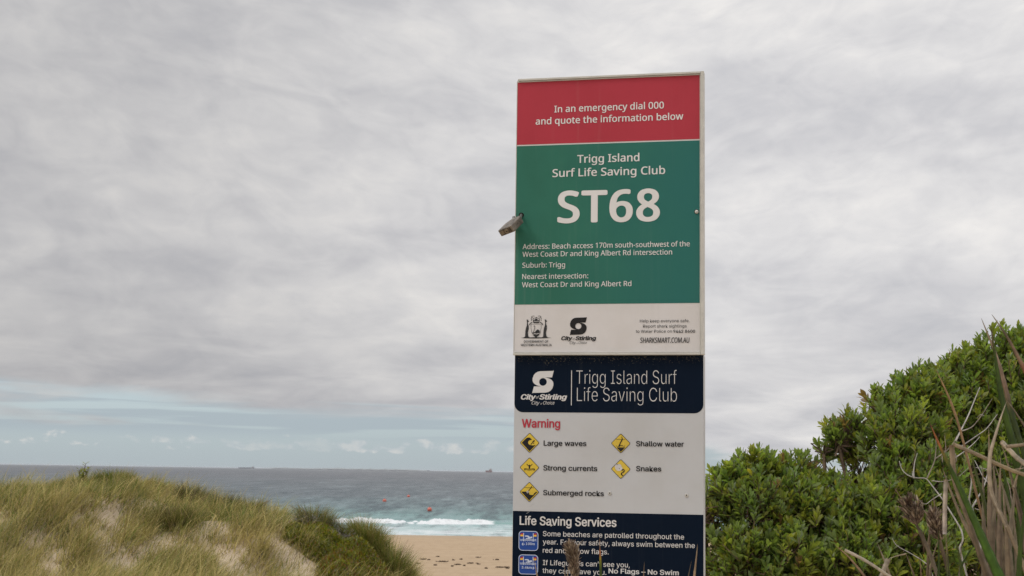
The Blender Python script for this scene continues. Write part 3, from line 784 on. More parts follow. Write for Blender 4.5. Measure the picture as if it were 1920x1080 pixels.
# ------------------------------------------------------------------ sedges
M_BLADE = tint_mat("sedge_blades", .5, .35, .15, .38, 38)
SG = (.042, .074, .006); SGD = (.040, .060, .012); TAN = (.265, .20, .125); PALE = (.42, .355, .265); BRN = (.13, .094, .056); DBR = (.11, .07, .05); RUST = (.30, .10, .03); YEL = (.42, .27, .03)
def smooth_pts(pts, n):
    P = np.array(pts, float); d = np.r_[0, np.cumsum(np.linalg.norm(np.diff(P, axis=0), axis=1))]
    T = np.linspace(0, d[-1], n); Q = np.stack([np.interp(T, d, P[:, i]) for i in range(P.shape[1])], -1)
    for _ in range(3): Q[1:-1] = (Q[:-2] + 2 * Q[1:-1] + Q[2:]) / 4
    return Q
def blade(t, px_pts, wpx, Y, cols, base=None, label=None, twist=.0, blunt=False, dY=0.0, name="leaf_blade"):
    """px_pts from tip to foot; cols = list of (fraction from tip, colour)"""
    n = max(8, 5 * len(px_pts))
    Q = smooth_pts(px_pts, n)
    P = [at(q[0], q[1], Y + dY * i / n) for i, q in enumerate(Q)]
    nvis = n
    if base is not None:
        e = P[-1]; d = (P[-1] - P[-4]).normalized()
        b = Vector(base); k = (e - b).length
        for f in (.2, .4, .6, .8, 1.0):
            P.append(((1 - f) ** 2) * e + 2 * f * (1 - f) * (e + d * k * .5) + f * f * b)
    w = wpx * .96 / FPX * Y / 2
    mb = MB(); tot = len(P) - 1; lt = 0.0; Lv = sum((P[i + 1] - P[i]).length for i in range(nvis - 1))
    V = []; C = []; stri = [random.uniform(.72, 1.2) for _ in range(6)]; stri[5] = .8
    for i, p_ in enumerate(P):
        d = (P[min(i + 1, tot)] - P[max(i - 1, 0)]).normalized()
        view = Vector((math.sin(twist), -math.cos(twist), 0.15))
        s = d.cross(view).normalized(); nn = s.cross(d).normalized()
        if nn.y > 0: nn = -nn
        if i: lt += (P[i] - P[i - 1]).length
        f = min(1.0, lt / Lv)
        taper = 1.0 if blunt else min(1.0, .04 + (lt / (w * 2 * 16)) ** .8)
        ww = w * taper * (1 + .06 * math.sin(i * 1.7 + w * 900))
        V += [p_ - s * ww, p_ - s * ww * .45 + nn * ww * .20, p_ + nn * ww * .26, p_ + s * ww * .45 + nn * ww * .20, p_ + s * ww, p_ - nn * ww * .22]
        c = cols[0][1]
        for (f0, c0), (f1, c1) in zip(cols, cols[1:]):
            if f >= f0: 
                g_ = min(1, max(0, (f - f0) / max(1e-6, f1 - f0))); c = tuple(a + (b - a) * g_ for a, b in zip(c0, c1))
        j = random.uniform(.82, 1.14)
        C += [tuple(a * j * m_ for a in c) for m_ in stri]
    F = []
    for i in range(tot):
        for k in range(6):
            F.append((i * 6 + k, i * 6 + (k + 1) % 6, (i + 1) * 6 + (k + 1) % 6, (i + 1) * 6 + k))
    F += [tuple(range(6)), tuple(reversed(range(tot * 6, tot * 6 + 6)))]
    mb.add(V, F, 0, C)
    mb.v = [tuple(Vector(v) - t.location) for v in mb.v]
    o = mb.build(name, M_BLADE, t, smooth=True)
    if label: o["label"] = label
    return o
def seed_head(t, axis_px, wpx, Y, n, label=None, base=None):
    mb = MB(); Q = smooth_pts(axis_px, 24); P = [at(q[0], q[1], Y) for q in Q]; w = wpx / FPX * Y / 2
    L = (P[-1] - P[0]).length
    mb.tube(P, [.0015 + .002 * i / 24 for i in range(24)], 5, c=BRN)
    for k in range(n):
        f = random.random(); i = min(22, int(f * 23)); p_ = P[i].lerp(P[i + 1], f * 23 - i)
        d = (P[max(0, i - 1)] - P[i + 1]).normalized()
        prof = math.sin(math.pi * min(1, .16 + f * .80)) ** .6
        a = random.uniform(0, 6.28); s1 = d.orthogonal().normalized(); s2 = d.cross(s1)
        out = s1 * math.cos(a) + s2 * math.sin(a)
        r_ = w * prof * random.uniform(.25, 1.25); st = p_ + out * r_ * .8 - d * r_ * .1
        if k % 5 == 0: mb.tube([p_, st], [.0009, .0006], 3, c=BRN)
        dd = (d * 1.0 + out * random.uniform(.2, .9) + Vector((random.gauss(0, .3), random.gauss(0, .3), random.gauss(0, .2)))).normalized()
        l_ = random.uniform(.010, .019); c = np.array(random.choice([BRN, DBR, (.24, .175, .115), (.36, .28, .2), (.16, .11, .08)])) * random.uniform(.8, 1.2)
        mb.tube([st, st + dd * l_ * .4, st + dd * l_], [.0007, .0021, .0003], 4, c=tuple(c), caps=False)
    mb.v = [tuple(Vector(v) - t.location) for v in mb.v]
    o = mb.build("seed_head", M_BLADE, t)
    if label: o["label"] = label
    if base is not None: pass
    return o
Z8 = lambda pts: [(1600 + x / 2.16, 580 + y / 2.16) for x, y in pts]
Z5 = lambda pts: [(1640 + x / 4.154, 820 + y / 4.154) for x, y in pts]
Z6 = lambda pts: [(955 + x / 9, 960 + y / 9) for x, y in pts]
Z7 = lambda pts: [(1130 + x / 9, 960 + y / 9) for x, y in pts]
green_tip = [(0, DBR), (.05, RUST), (.13, RUST), (.2, (.16, .13, .02)), (.3, SG), (1, (.06, .13, .012))]
def ramp2(a, b): return [(0, a), (1, b)]
def right_sedge():
    bx, by = 1.02, 2.95
    t = empty("sedge_clump", (bx, by, gz(bx, by))); tag(t, "tall sword sedge with green blades and many dead brown ones", "sedge", "sword sedges in the foreground")
    def bs(): return (bx + random.gauss(0, .08), by + random.gauss(0, .05), gz(bx, by) - .02)
    B = lambda pts, w, Y, cols, label=None, **k: blade(t, Z8(pts), w, Y, cols, bs(), label, **k)
    B([(310, 460), (335, 520), (372, 600), (430, 720), (510, 900), (590, 1080)], 20, 2.9, green_tip, "green blade with a rusty tip, leaning left")
    B([(557, 68), (565, 130), (580, 230), (600, 360), (640, 520), (690, 720), (730, 940)], 21, 2.85, [(0, DBR), (.035, DBR), (.06, (.11, .09, .02)), (.14, SG), (1, SG)], "upright green blade with a dark point")
    B([(470, 560), (495, 660), (525, 760), (570, 950), (600, 1080)], 10, 3.1, ramp2((.10, .11, .03), SGD))
    B([(395, 880), (425, 970), (440, 1080)], 8, 2.95, ramp2((.12, .13, .03), SG))
    B([(700, 740), (688, 860), (676, 960), (670, 1090)], 16, 2.75, ramp2(SG, SG))
    B([(585, 830), (600, 930), (605, 1090)], 14, 3.15, ramp2(SGD, SGD))
    B([(655, 840), (645, 950), (640, 1090)], 13, 3.12, ramp2(SGD, SGD))
    B([(560, 20), (600, 75), (640, 140), (668, 195), (700, 255), (760, 420)], 15, 2.8, [(0, TAN), (.2, BRN), (.5, (.2, .12, .07)), (.62, RUST), (.75, SG), (1, SG)], "brown blade leaning in from the right")
    B([(518, 35), (540, 90), (565, 150), (592, 225), (612, 300), (640, 420), (690, 580)], 11, 2.95, [(0, TAN), (.3, (.28, .2, .13)), (.55, (.2, .13, .085)), (.7, SGD), (1, SGD)])
    B([(330, 235), (352, 280), (385, 350), (415, 430), (436, 500)], 5, 3.2, ramp2((.32, .2, .09), (.26, .16, .08)))
    blade(t, Z8([(405, 546), (440, 562), (480, 578), (560, 616), (640, 652), (700, 672)]), 8, 2.82, ramp2(TAN, (.36, .27, .15)), None, "broken straw coloured blade lying across", name="leaf_blade", blunt=True)
    B([(398, 550), (402, 600), (408, 700), (470, 860), (540, 1080)], 11, 2.95, ramp2(TAN, BRN), blunt=True)
    B([(622, 370), (600, 430), (575, 510), (553, 585), (549, 660), (556, 735), (575, 790), (625, 885)], 9, 2.78, ramp2(PALE, TAN))
    blade(t, Z8([(548, 470), (550, 560), (552, 700)]), 5, 2.8, ramp2(TAN, TAN), None, name="leaf_blade")
    blade(t, Z8([(552, 735), (580, 800), (618, 882)]), 13, 2.77, ramp2(PALE, TAN), None, "pale split dead blade")
    blade(t, Z5([(555, 330), (548, 500), (545, 620), (545, 755)]), 9, 2.84, ramp2(PALE, (.40, .33, .28)), None, "pale folded dead blade", blunt=True)
    B([(360, 640), (395, 740), (440, 850), (500, 960), (560, 1090)], 8, 2.98, ramp2(TAN, (.24, .185, .125)))
    B([(600, 545), (625, 620), (645, 700), (670, 800), (690, 880), (705, 1000)], 16, 2.86, ramp2((.24, .185, .12), DBR))
    B([(565, 640), (580, 700), (578, 780), (565, 880), (560, 1090)], 15, 3.0, ramp2((.29, .235, .16), BRN))
    B([(605, 700), (612, 800), (620, 900), (630, 1090)], 16, 2.9, ramp2((.28, .22, .145), (.2, .145, .09)))
    blade(t, Z8([(598, 534), (640, 578), (660, 600), (700, 630)]), 10, 2.8, ramp2(PALE, PALE), None, blunt=True)
    blade(t, Z8([(700, 547), (660, 552), (618, 556)]), 7, 2.79, ramp2(TAN, TAN), None, blunt=True)
    B([(624, 372), (650, 405), (672, 440), (705, 490)], 8, 2.83, ramp2(TAN, BRN))
    blade(t, Z8([(700, 640), (680, 645), (656, 648)]), 8, 2.78, ramp2(PALE, TAN), None)
    blade(t, Z8([(700, 590), (668, 660), (650, 720)]), 6, 2.82, ramp2(TAN, TAN), None)
    rr = random.Random(4)
    for k in range(25):
        x0 = rr.uniform(520, 705) if k < 20 else rr.uniform(300, 520); y0 = rr.uniform(520, 880) if k < 20 else rr.uniform(860, 1000)
        c = rr.choice([TAN, BRN, (.22, .175, .115), (.24, .195, .13), SG, SGD, DBR, (.27, .2, .135), (.06, .10, .012), (.05, .085, .01)]); l_ = rr.gauss(0, 45)
        B([(x0, y0), (x0 + l_ * .4, y0 + .25 * (1090 - y0)), (x0 + l_ * .8, y0 + .6 * (1090 - y0)), (x0 + l_, 1090)], rr.uniform(5, 13), rr.uniform(2.95, 3.3), ramp2(c, tuple(v * .8 for v in c)))
    # left, low dead stalks
    B([(95, 940), (128, 1022), (152, 1090)], 8, 3.0, ramp2((.42, .33, .24), TAN))
    B([(213, 988), (232, 1040), (250, 1090)], 9, 3.05, ramp2((.28, .2, .14), BRN))
    B([(268, 1000), (272, 1040), (276, 1090)], 5, 3.0, ramp2((.3, .16, .09), BRN))
    blade(t, Z8([(-35, 975), (40, 1012), (100, 1050), (150, 1085), (215, 1130)]), 6, 2.9, ramp2(PALE, PALE), bs(), "pale broken straw leaning left", blunt=True)
    blade(t, Z8([(142, 1010), (128, 1045), (112, 1090)]), 10, 2.92, ramp2(PALE, PALE), bs(), blunt=True)
    blade(t, Z8([(-80, 950), (-20, 1000), (45, 1080), (90, 1150)]), 6, 3.05, ramp2((.36, .22, .12), BRN), bs())
    blade(t, Z8([(130, 1016), (170, 1000), (215, 990)]), 3, 2.92, ramp2(PALE, TAN), None)
    B([(318, 770), (314, 850), (306, 940), (300, 1090)], 6, 3.05, ramp2(TAN, BRN))
    B([(372, 880), (378, 960), (385, 1090)], 8, 3.0, ramp2((.3, .24, .12), SGD))
    B([(165, 722), (185, 752), (206, 782), (245, 850), (270, 900), (310, 990), (345, 1090)], 8, 3.02, [(0, TAN), (.12, (.34, .22, .12)), (.25, BRN), (1, (.24, .19, .13))], "brown flower stalk with a tan point")
    B([(322, 740), (330, 800), (340, 900), (368, 1000), (390, 1090)], 7, 3.06, ramp2((.28, .2, .13), BRN))
    seed_head(t, Z8([(215, 770), (235, 805), (262, 868)]), 36, 3.0, 260)
    seed_head(t, Z8([(322, 815), (335, 880), (350, 935)]), 24, 3.04, 200)
right_sedge()
def front_sedge():
    bx, by = .30, 3.75
    t = empty("sedge_clump", (bx, by, gz(bx, by))); tag(t, "sparse sedge growing up in front of the sign's lower edge", "sedge", "sword sedges in the foreground")
    def bs(): return (bx + random.gauss(0, .10), by + random.gauss(0, .04), gz(bx, by) - .02)
    blade(t, Z6([(1527, 436), (1524, 520), (1530, 640), (1535, 760), (1545, 1090)]), 10, 3.8, [(0, BRN), (.12, (.34, .2, .11)), (.27, DBR), (.32, RUST), (.45, RUST), (.52, YEL), (.60, (.17, .17, .015)), (.8, SG), (1, SG)], bs(), "green blade with a rust and yellow tip")
    blade(t, Z6([(424, 786), (438, 900), (455, 1000), (475, 1095)]), 7.5, 3.7, ramp2((.30, .21, .13), (.36, .27, .18)), bs(), "tan dead blade over the small blue symbol")
    blade(t, Z7([(1600, 536), (1592, 660), (1570, 860), (1545, 1090)]), 9, 3.75, ramp2(TAN, (.34, .23, .14)), bs(), "broad tan dead blade")
    blade(t, Z7([(1500, 818), (1478, 920), (1445, 1090)]), 2.6, 3.85, ramp2(BRN, BRN), bs())
    blade(t, Z7([(705, 836), (698, 930), (690, 1090)]), 3.0, 3.85, ramp2(BRN, (.24, .15, .09)), bs())
    blade(t, Z6([(930, 830), (935, 930), (940, 1090)]), 3.0, 3.8, ramp2(BRN, TAN), bs())
    blade(t, Z6([(1030, 830), (1000, 950), (975, 1090)]), 2.5, 3.78, ramp2(TAN, TAN), bs())
    blade(t, Z6([(1260, 455), (1200, 520), (1140, 640), (1090, 900), (1075, 1090)]), 1.4, 3.79, ramp2(TAN, BRN), bs())
    seed_head(t, Z6([(1012, 530), (1055, 640), (1085, 780), (1095, 900), (1100, 1140)]), 19, 3.8, 480, "bushy brown seed head covering part of the text")
front_sedge()

# bleached dead branches between the sedge and the shrubs
def dead_branch():
    bx, by = 1.55, 4.3
    loc_ = Vector((bx, by, gz(bx, by)))
    def done(o): o.location = loc_; tag(o, "bleached grey dead branches tangled between the sedge and the shrubs", "dead branch")
    mb = MB()
    def br(pts, w, Y=4.2, foot=False):
        Q = smooth_pts(pts, 5 * len(pts)); P = [at(a, b, Y + .10 * math.sin(pts[0][0]) + .22 * math.cos(pts[0][1]) * i / len(Q)) - loc_ for i, (a, b) in enumerate(Q)]
        if foot: P += [P[-1] * .5 + Vector((.02, 0, 0)), Vector((0, 0, 0))]
        n = len(P); r_ = w * .82 / FPX * Y / 2
        mb.tube(P, [r_ * (.45 + .55 * i / n) for i in range(n)], 6)
    br(Z5([(193, 185), (205, 240), (235, 280), (275, 305), (330, 318), (400, 315), (450, 380), (520, 470), (590, 580), (640, 660), (680, 730), (690, 800), (660, 860)]), 4.2, foot=True)
    br(Z5([(332, 125), (312, 190), (303, 260), (306, 318)]), 3)
    br(Z5([(292, 262), (296, 300)]), 2)
    br(Z5([(475, -10), (480, 60), (470, 180), (440, 250), (408, 318)]), 3.4)
    br(Z5([(610, 325), (560, 342), (500, 345), (448, 338)]), 2.6)
    br(Z5([(350, 488), (375, 520), (405, 520), (445, 486), (520, 440)]), 2.4)
    br(Z5([(640, -10), (610, 50), (560, 105), (480, 162)]), 3)
    br(Z5([(818, -4), (780, 40), (700, 110), (618, 165)]), 3.4)
    br(Z5([(690, 20), (700, 80), (730, 150), (742, 230), (757, 340), (735, 485)]), 4, foot=True)
    br(Z5([(778, 178), (820, 260), (850, 320), (905, 372)]), 3)
    br(Z5([(138, 788), (160, 835), (205, 865), (260, 892), (350, 945), (425, 1002)]), 2.6, foot=True)
    br(Z5([(545, -10), (556, 90), (522, 150), (530, 192)]), 2.6)
    br(Z5([(742, 228), (700, 265), (660, 302)]), 2)
    br(Z5([(885, 265), (850, 390), (760, 545)]), 5, foot=True)
    br(Z5([(620, 210), (640, 180), (630, 130)]), 2.2)
    br(Z5([(770, 235), (840, 240), (910, 262)]), 2.6)
    br(Z5([(985, 220), (1010, 290), (1050, 380), (1070, 520), (1060, 620)]), 3.4)
    br(Z5([(780, 555), (830, 570), (865, 565)]), 3)
    br(Z8([(512, 316), (492, 365), (466, 430), (440, 482), (415, 532)]), 4.2)
    br(Z8([(562, 362), (520, 430), (480, 480), (442, 492)]), 2.8)
    br(Z8([(583, 425), (540, 485), (500, 512), (430, 560)]), 3.2)
    br(Z8([(500, 440), (515, 425), (530, 430)]), 1.8)
    done(mb.build("dead_branch", M_DEAD, smooth=True))
dead_branch()
# ------------------------------------------------------------------ the sign
YAW, TILT, TOP = 0.2215, 0.007, 2.855
_v = Matrix.Rotation(-YAW, 3, 'Z') @ Matrix.Rotation(TILT, 3, 'X')
_top = EYE + Vector((.2997, 4.7147, 1.2551))
SIGN_LOC = _top - _v @ Vector((0, 0, TOP))
SIGN = empty("beach_sign", SIGN_LOC, _v.to_euler())
tag(SIGN, "tall beach safety sign with red, green, white and navy panels", "sign")
_vi = _v.transposed()
def S(px, py, y=0.0):
    """pixel of the photograph -> (across, height) on the sign's own plane"""
    d = _vi @ ray(px, py); e = _vi @ (EYE - SIGN_LOC)
    k = (y - e.y) / d.y; q = e + d * k
    return q.x, q.z

def board_mat(name, col, rough=.38, grime=.06, spec=.45, speck=0.0, sheen_hue=None):
    m = bpy.data.materials.new(name); m.use_nodes = True
    h = G(m.node_tree); b = m.node_tree.nodes['Principled BSDF']
    oc = h.n('ShaderNodeTexCoord').outputs['Object']
    f = h.noise(oc, 5, 5, .6); pass
    c = h.mix(h.step(f, .35, .75), tuple(v * (1 + grime * .6) for v in col), tuple(v * (1 - grime) * k for v, k in zip(col, (1, .985, .96))))
    # faint vertical run-off streaks of salt and dust
    sq = h.n('ShaderNodeSeparateXYZ'); h.put(sq.inputs[0], oc)
    st = h.noise(h.vec(h.m('MULTIPLY', sq.outputs[0], 42), 0.0, h.m('MULTIPLY', sq.outputs[2], 1.6)), 1.0, 4, .6)
    c = h.mix(h.m('MULTIPLY', h.step(st, .52, .75), grime * 1.1), c, (.34, .32, .29))
    if sheen_hue:  # bluish sheen painted into the print colour, stronger towards the right
        c = h.mix(h.m('ADD', h.step(sq.outputs[0], -.28, .30, -.1, .9), h.m('MULTIPLY', h.m('SUBTRACT', f, .5), .8), clamp=True), c, sheen_hue)
    if speck:      # lichen and splashed dirt that gathers under the upper frame
        sz = h.n('ShaderNodeSeparateXYZ'); h.put(sz.inputs[0], oc)
        s1 = h.noise(oc, 160, 5, .7); s2 = h.noise(oc, 14, 3, .6)
        near = h.step(sz.outputs[2], speck - .045, speck - .003)
        k = h.step(h.m('ADD', h.m('ADD', s1, h.m('MULTIPLY', s2, .22)), h.m('MULTIPLY', near, .17)), 0.82, .90)
        c = h.mix(h.m('MULTIPLY', k, .42), c, (.22, .185, .12))
    h.put(b.inputs['Base Color'], c)
    h.put(b.inputs['Roughness'], h.m('ADD', rough, h.m('MULTIPLY', f, .15))); b.inputs['Specular IOR Level'].default_value = spec
    return m
MW = board_mat("sign_white_print", (.595, .572, .56)); MW2 = board_mat("sign_pale_grey_print", (.47, .475, .482), grime=.05)
MRED = board_mat("sign_red_print", (.385, .036, .054), .45, .05, .2); MGRN = board_mat("sign_green_print", (.027, .138, .096), .45, .07, .2, sheen_hue=(.022, .132, .116))
MNAVY = board_mat("sign_navy_print", (.005, .010, .021), .5, .02, .03, speck=TOP - .897)
MBLK = board_mat("sign_black_print", (.012, .011, .012), .5, .05, .25)
MDK = board_mat("sign_dark_text", (.03, .03, .032), .5, .05, .25)
MFRM = mat("cream_powder_coated_aluminium", (.50, .485, .44), .4, .5, .08, 20)
MTXT = board_mat("sign_text_white", (.66, .645, .63), .45, .04, .35); MTXT2 = board_mat("sign_text_pale", (.60, .59, .585), .45, .04, .35)
MWARN = board_mat("sign_text_red", (.40, .025, .045), .45, .05, .35)
MYEL = board_mat("sign_yellow_print", (.60, .43, .045), .42, .06, .35)
MBLUE = board_mat("sign_blue_print", (.012, .055, .26), .45, .05, .3); MPALEB = board_mat("sign_pale_blue_print", (.52, .58, .72), .45, .05, .3)
MORG = board_mat("sign_flag_yellow", (.75, .45, .04), .45, .05, .3); MSCR = board_mat("scraped_bare_patch", (.50, .48, .46), .7, .3, .2)
MMET = mat("worn_zinc_metal", (.20, .19, .18), .45, .5, .3, 60, metal=.6)
MPOST = mat("galvanised_post", (.42, .42, .42), .5, .5, .15, 10, metal=.5)

UP, LO = 0.0, 0.006              # faces of the upper and of the lower board (local y; towards the viewer is negative)
HW = .3
def zpx(py, y=0.0, px=1142): return S(px, py, y)[1]

# boards, posts
zb_u = TOP - .8905
board = MB(); board.box(-HW + .001, HW - .001, UP, UP + .024, zb_u + .001, TOP - .001)
UPPER = board.build("emergency_panel", MW, SIGN)
fr = MB()
tw = .0105
def bar(x0, x1, z0, z1, horiz):
    # extruded trim with a raised outer bead and a lower inner step
    if horiz:
        fr.box(x0, x1, UP - .008, UP + .026, z0, z1)
    else:
        fr.box(x0, x1, UP - .008, UP + .026, z0, z1)
zl = TOP - tw; zk = zb_u + tw
fr.box(-HW + .004, HW - tw - .0005, UP - .008, UP + .026, zl + .004, TOP)          # top, raised bead
fr.box(-HW + .004, HW - tw - .0005, UP - .004, UP + .0255, zl, zl + .0035)           # top, inner step
fr.box(HW - tw, HW, UP - .0085, UP + .0262, zb_u + .0005, TOP + .0005)               # right
fr.box(HW - tw - .003, HW - tw - .0004, UP - .003, UP + .02, zk + .0006, zl - .0006) # right, inner step
fr.box(-HW, HW - tw - .0005, UP - .0105, UP + .026, zb_u, zb_u + .0062)              # bottom, raised bead
fr.box(-HW + .001, HW - tw - .0005, UP - .005, UP + .0255, zb_u + .0067, zk)         # bottom, inner step
fr.box(-HW - .0012, -HW + .0012, UP - .0015, UP + .0258, zb_u + .0066, TOP - .006)   # left, thin edging
FRAME = fr.build("frame", MFRM, UPPER)
bv = FRAME.modifiers.new("soft_edges", 'BEVEL'); bv.width = .0009; bv.segments = 2

LZ0 = .62
lower = MB(); lower.box(-.2975, .2975, LO, LO + .05, LZ0, zb_u - .0005)
LOWER = lower.build("warning_panel", MW2, SIGN)
bv = LOWER.modifiers.new("soft_edges", 'BEVEL'); bv.width = .0012; bv.segments = 2
for s in (-.19, .19):
    pb = MB(); pb.box(s - .032, s + .032, LO + .053, LO + .117, -.45, TOP - .03)
    pb.build("post", MPOST, SIGN)

def sheet(parent, name, polys, m, y):
    """flat printed areas: list of outlines (x, z) on the plane local y"""
    bm = bmesh.new()
    for pl in polys:
        vs = [bm.verts.new((x, y, z)) for x, z in pl]
        bm.faces.new(vs)
    bmesh.ops.triangulate(bm, faces=bm.faces[:])
    for f in bm.faces:
        f.normal_update()
        if f.normal.y > 0: f.normal_flip()
    me = bpy.data.meshes.new(name); bm.to_mesh(me); bm.free(); me.materials.append(m)
    o = bpy.data.objects.new(name, me); COL.objects.link(o); o.parent = parent
    return o
rect = lambda x0, x1, z0, z1: [(x0, z0), (x1, z0), (x1, z1), (x0, z1)]
z_w0, z_w1 = zpx(270.5, 0, 970), zpx(568.8)
z_w0 = S(1142, 267.4)[1]
sheet(UPPER, "red_field", [rect(-HW + .0014, HW - tw - .0032, z_w0 + .0022, zl - .0003)], MRED, UP - .0006)
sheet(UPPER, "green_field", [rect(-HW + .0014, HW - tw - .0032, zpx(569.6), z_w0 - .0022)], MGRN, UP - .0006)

# ---- lettering
def load_font(fn):
    try:
        return bpy.data.fonts.load(os.path.join(bpy.utils.system_resource('DATAFILES', path='fonts'), fn))
    except Exception:
        return None
F_HUM = load_font("NotoSansHebrew-Regular.woff2"); F_GRO = load_font("Inter.woff2")
DG = bpy.context.evaluated_depsgraph_get
def glyphs(body, font, bold=0.0, shear=0.0, spacing=1.0):
    c = bpy.data.curves.new("lettering", 'FONT'); c.body = body; c.resolution_u = 3
    if font: c.font = font
    c.offset = bold; c.shear = shear; c.space_character = spacing
    o = bpy.data.objects.new("lettering", c); COL.objects.link(o)
    bpy.context.view_layer.update()
    me = bpy.data.meshes.new_from_object(o.evaluated_get(DG()))
    V = [(v.co.x, v.co.y) for v in me.vertices]; Fc = [tuple(p.vertices) for p in me.polygons]
    bpy.data.objects.remove(o); bpy.data.meshes.remove(me); bpy.data.curves.remove(c)
    return V, Fc
CAPH = {}
def caph(font):
    if font not in CAPH:
        V, _ = glyphs("H", font); CAPH[font] = max(v[1] for v in V)
    return CAPH[font]
def line(body, x0, y0, x1, y1, cap, font, bold=0.0, shear=0.0, plane=UP, spacing=1.0):
    """one line of print; heavier weights are overprinted a hair's breadth apart, as a stroke would thicken them"""
    V, Fc = glyphs(body, font, min(bold, 0.0), shear, spacing)
    a0, b0 = S(x0, y0, plane); a1, b1 = S(x1, y1, plane); b = (b0 + b1) / 2
    h = S(x0, y0 - cap, plane)[1] - b0
    bo = max(bold, 0.0)
    lo = min(v[0] for v in V) - bo; hi = max(v[0] for v in V) + bo
    sx_ = (a1 - a0) / (hi - lo); sz_ = h / (caph(font) + 2 * min(bold, 0) + 1.2 * bo)
    shifts = [(0, 0)] if bo < .003 else [(bo * math.cos(a), .6 * bo * math.sin(a)) for a in (0, math.pi, math.pi / 2, -math.pi / 2, .8, 2.34, -.8, -2.34)]
    VV, FF = [], []
    for i, (dx_, dz_) in enumerate(shifts):
        n_ = len(VV)
        VV += [(a0 + (x + dx_ - lo) * sx_, plane - .00004 * i, b + (z + dz_ + .6 * bo - min(bold, 0)) * sz_) for x, z in V]
        FF += [tuple(k + n_ for k in f) for f in Fc]
    return VV, FF
def lettering(parent, lines, m, lift=.0012, name="lettering"):
    mb = MB()
    for l in lines:
        V, Fc = line(*l[:7], **(l[7] if len(l) > 7 else {}))
        mb.add([(x, y - lift, z) for x, y, z in V], Fc)
    o = mb.build(name, m, parent)
    for p in o.data.polygons:
        if p.normal.y > 0: p.flip()
    return o
d = lambda **k: k
bU = d(bold=.016, spacing=1.02); rU = d(bold=.007); L_ = LO
lettering(UPPER, [("In an emergency dial 000", 1039.4, 209.6, 1245, 204.9, 12.6, F_HUM, bU), ("and quote the information below", 1004.4, 232, 1281.3, 226.2, 12.6, F_HUM, bU)], MTXT)
lettering(UPPER, [("Trigg Island", 1082.4, 305.2, 1199, 302.8, 14.8, F_HUM, bU), ("Surf Life Saving Club", 1035.9, 331.2, 1247.4, 327.4, 14.8, F_HUM, bU)], MTXT)
lettering(UPPER, [("ST68", 1045, 417.2, 1237.5, 416, 60, F_HUM, d(bold=.026, spacing=1.07))], MTXT)
lettering(UPPER, [("Address: Beach access 170m south-southwest of the", 980, 465.8, 1293.4, 463.4, 9.5, F_HUM, rU), ("West Coast Dr and King Albert Rd intersection", 979.7, 480.4, 1260.3, 478.6, 9.5, F_HUM, rU)], MTXT)
lettering(UPPER, [("Suburb: Trigg", 979.5, 502, 1059.6, 501.2, 9.5, F_HUM, rU)], MTXT)
lettering(UPPER, [("Nearest intersection:", 979.3, 523, 1103, 522.2, 9.5, F_HUM, rU), ("West Coast Dr and King Albert Rd", 978.8, 538, 1183.9, 537.3, 9.5, F_HUM, rU)], MTXT)
lettering(UPPER, [("Help keep everyone safe.", 1199.9, 604.5, 1293, 604.3, 5.6, F_GRO), ("Report shark sightings", 1205.8, 614.2, 1287.4, 614.2, 5.6, F_GRO),
                  ("to Water Police on", 1192.2, 624, 1259.9, 624, 5.6, F_GRO), ("9442 8600", 1262.5, 624, 1303.4, 624, 5.6, F_GRO, d(bold=.014))], MDK)
lettering(UPPER, [("SHARKSMART.COM.AU", 1200.3, 642.6, 1292.9, 642.9, 9.8, F_HUM, d(bold=.012, shear=.12))], MBLK)
lettering(UPPER, [("GOVERNMENT OF", 982.2, 642.5, 1028.2, 642.5, 4.3, F_GRO, d(bold=.008)), ("WESTERN AUSTRALIA", 976.4, 649, 1034.7, 649, 4.3, F_GRO, d(bold=.008))], MDK)
lettering(UPPER, [("City", 1052.3, 638, 1073.4, 638, 7.6, F_GRO, d(bold=.035, shear=.22)), ("of", 1073.8, 637.8, 1078.6, 637.8, 4.2, F_HUM, d(shear=.3)), ("Stirling", 1079, 638, 1118.2, 638, 7.6, F_GRO, d(bold=.035, shear=.22))], MBLK)
lettering(UPPER, [("City", 1068.3, 645, 1080, 645, 5, F_HUM, d(shear=.3)), ("of", 1081.5, 645, 1084, 645, 2.6, F_HUM, d(shear=.3)), ("Choice", 1085, 645, 1100.2, 645, 5, F_HUM, d(shear=.3))], MDK)

P = lambda **k: dict(plane=L_, **k)
# navy header with rounded lower corners
def S_(px, py): return S(px, py, L_)
hx0, hx1 = -.2966, .2966
hz1 = zb_u - .0012; hz0 = zpx(774, L_); rr_ = .028
hdr = [(hx0, hz1), (hx1, hz1)] + [(hx1 - rr_ + rr_ * math.cos(-a), hz0 + rr_ + rr_ * math.sin(-a)) for a in np.linspace(0, math.pi / 2, 9)] \
    + [(hx0 + rr_ - rr_ * math.sin(a), hz0 + rr_ - rr_ * math.cos(a)) for a in np.linspace(0, math.pi / 2, 9)]
HEAD = sheet(LOWER, "navy_header", [hdr], MNAVY, L_ - .0006)
FOOT = sheet(LOWER, "navy_footer", [rect(hx0, hx1, LZ0 + .002, zpx(961.6, L_))], MNAVY, L_ - .0006)
lettering(LOWER, [("Trigg Island Surf", 1080.5, 721, 1269, 721.1, 24.6, F_GRO, P(bold=-.014)), ("Life Saving Club", 1081.8, 753.4, 1269.2, 753.8, 24.6, F_GRO, P(bold=-.014))], MTXT2)
lettering(LOWER, [("City", 976.7, 749.3, 1005, 749.3, 10.1, F_GRO, P(bold=.035, shear=.22)), ("of", 1005, 747.2, 1011, 747.2, 5, F_HUM, P(shear=.3)), ("Stirling", 1011.2, 749.3, 1063.4, 749.3, 10.1, F_GRO, P(bold=.035, shear=.22))], MTXT2)
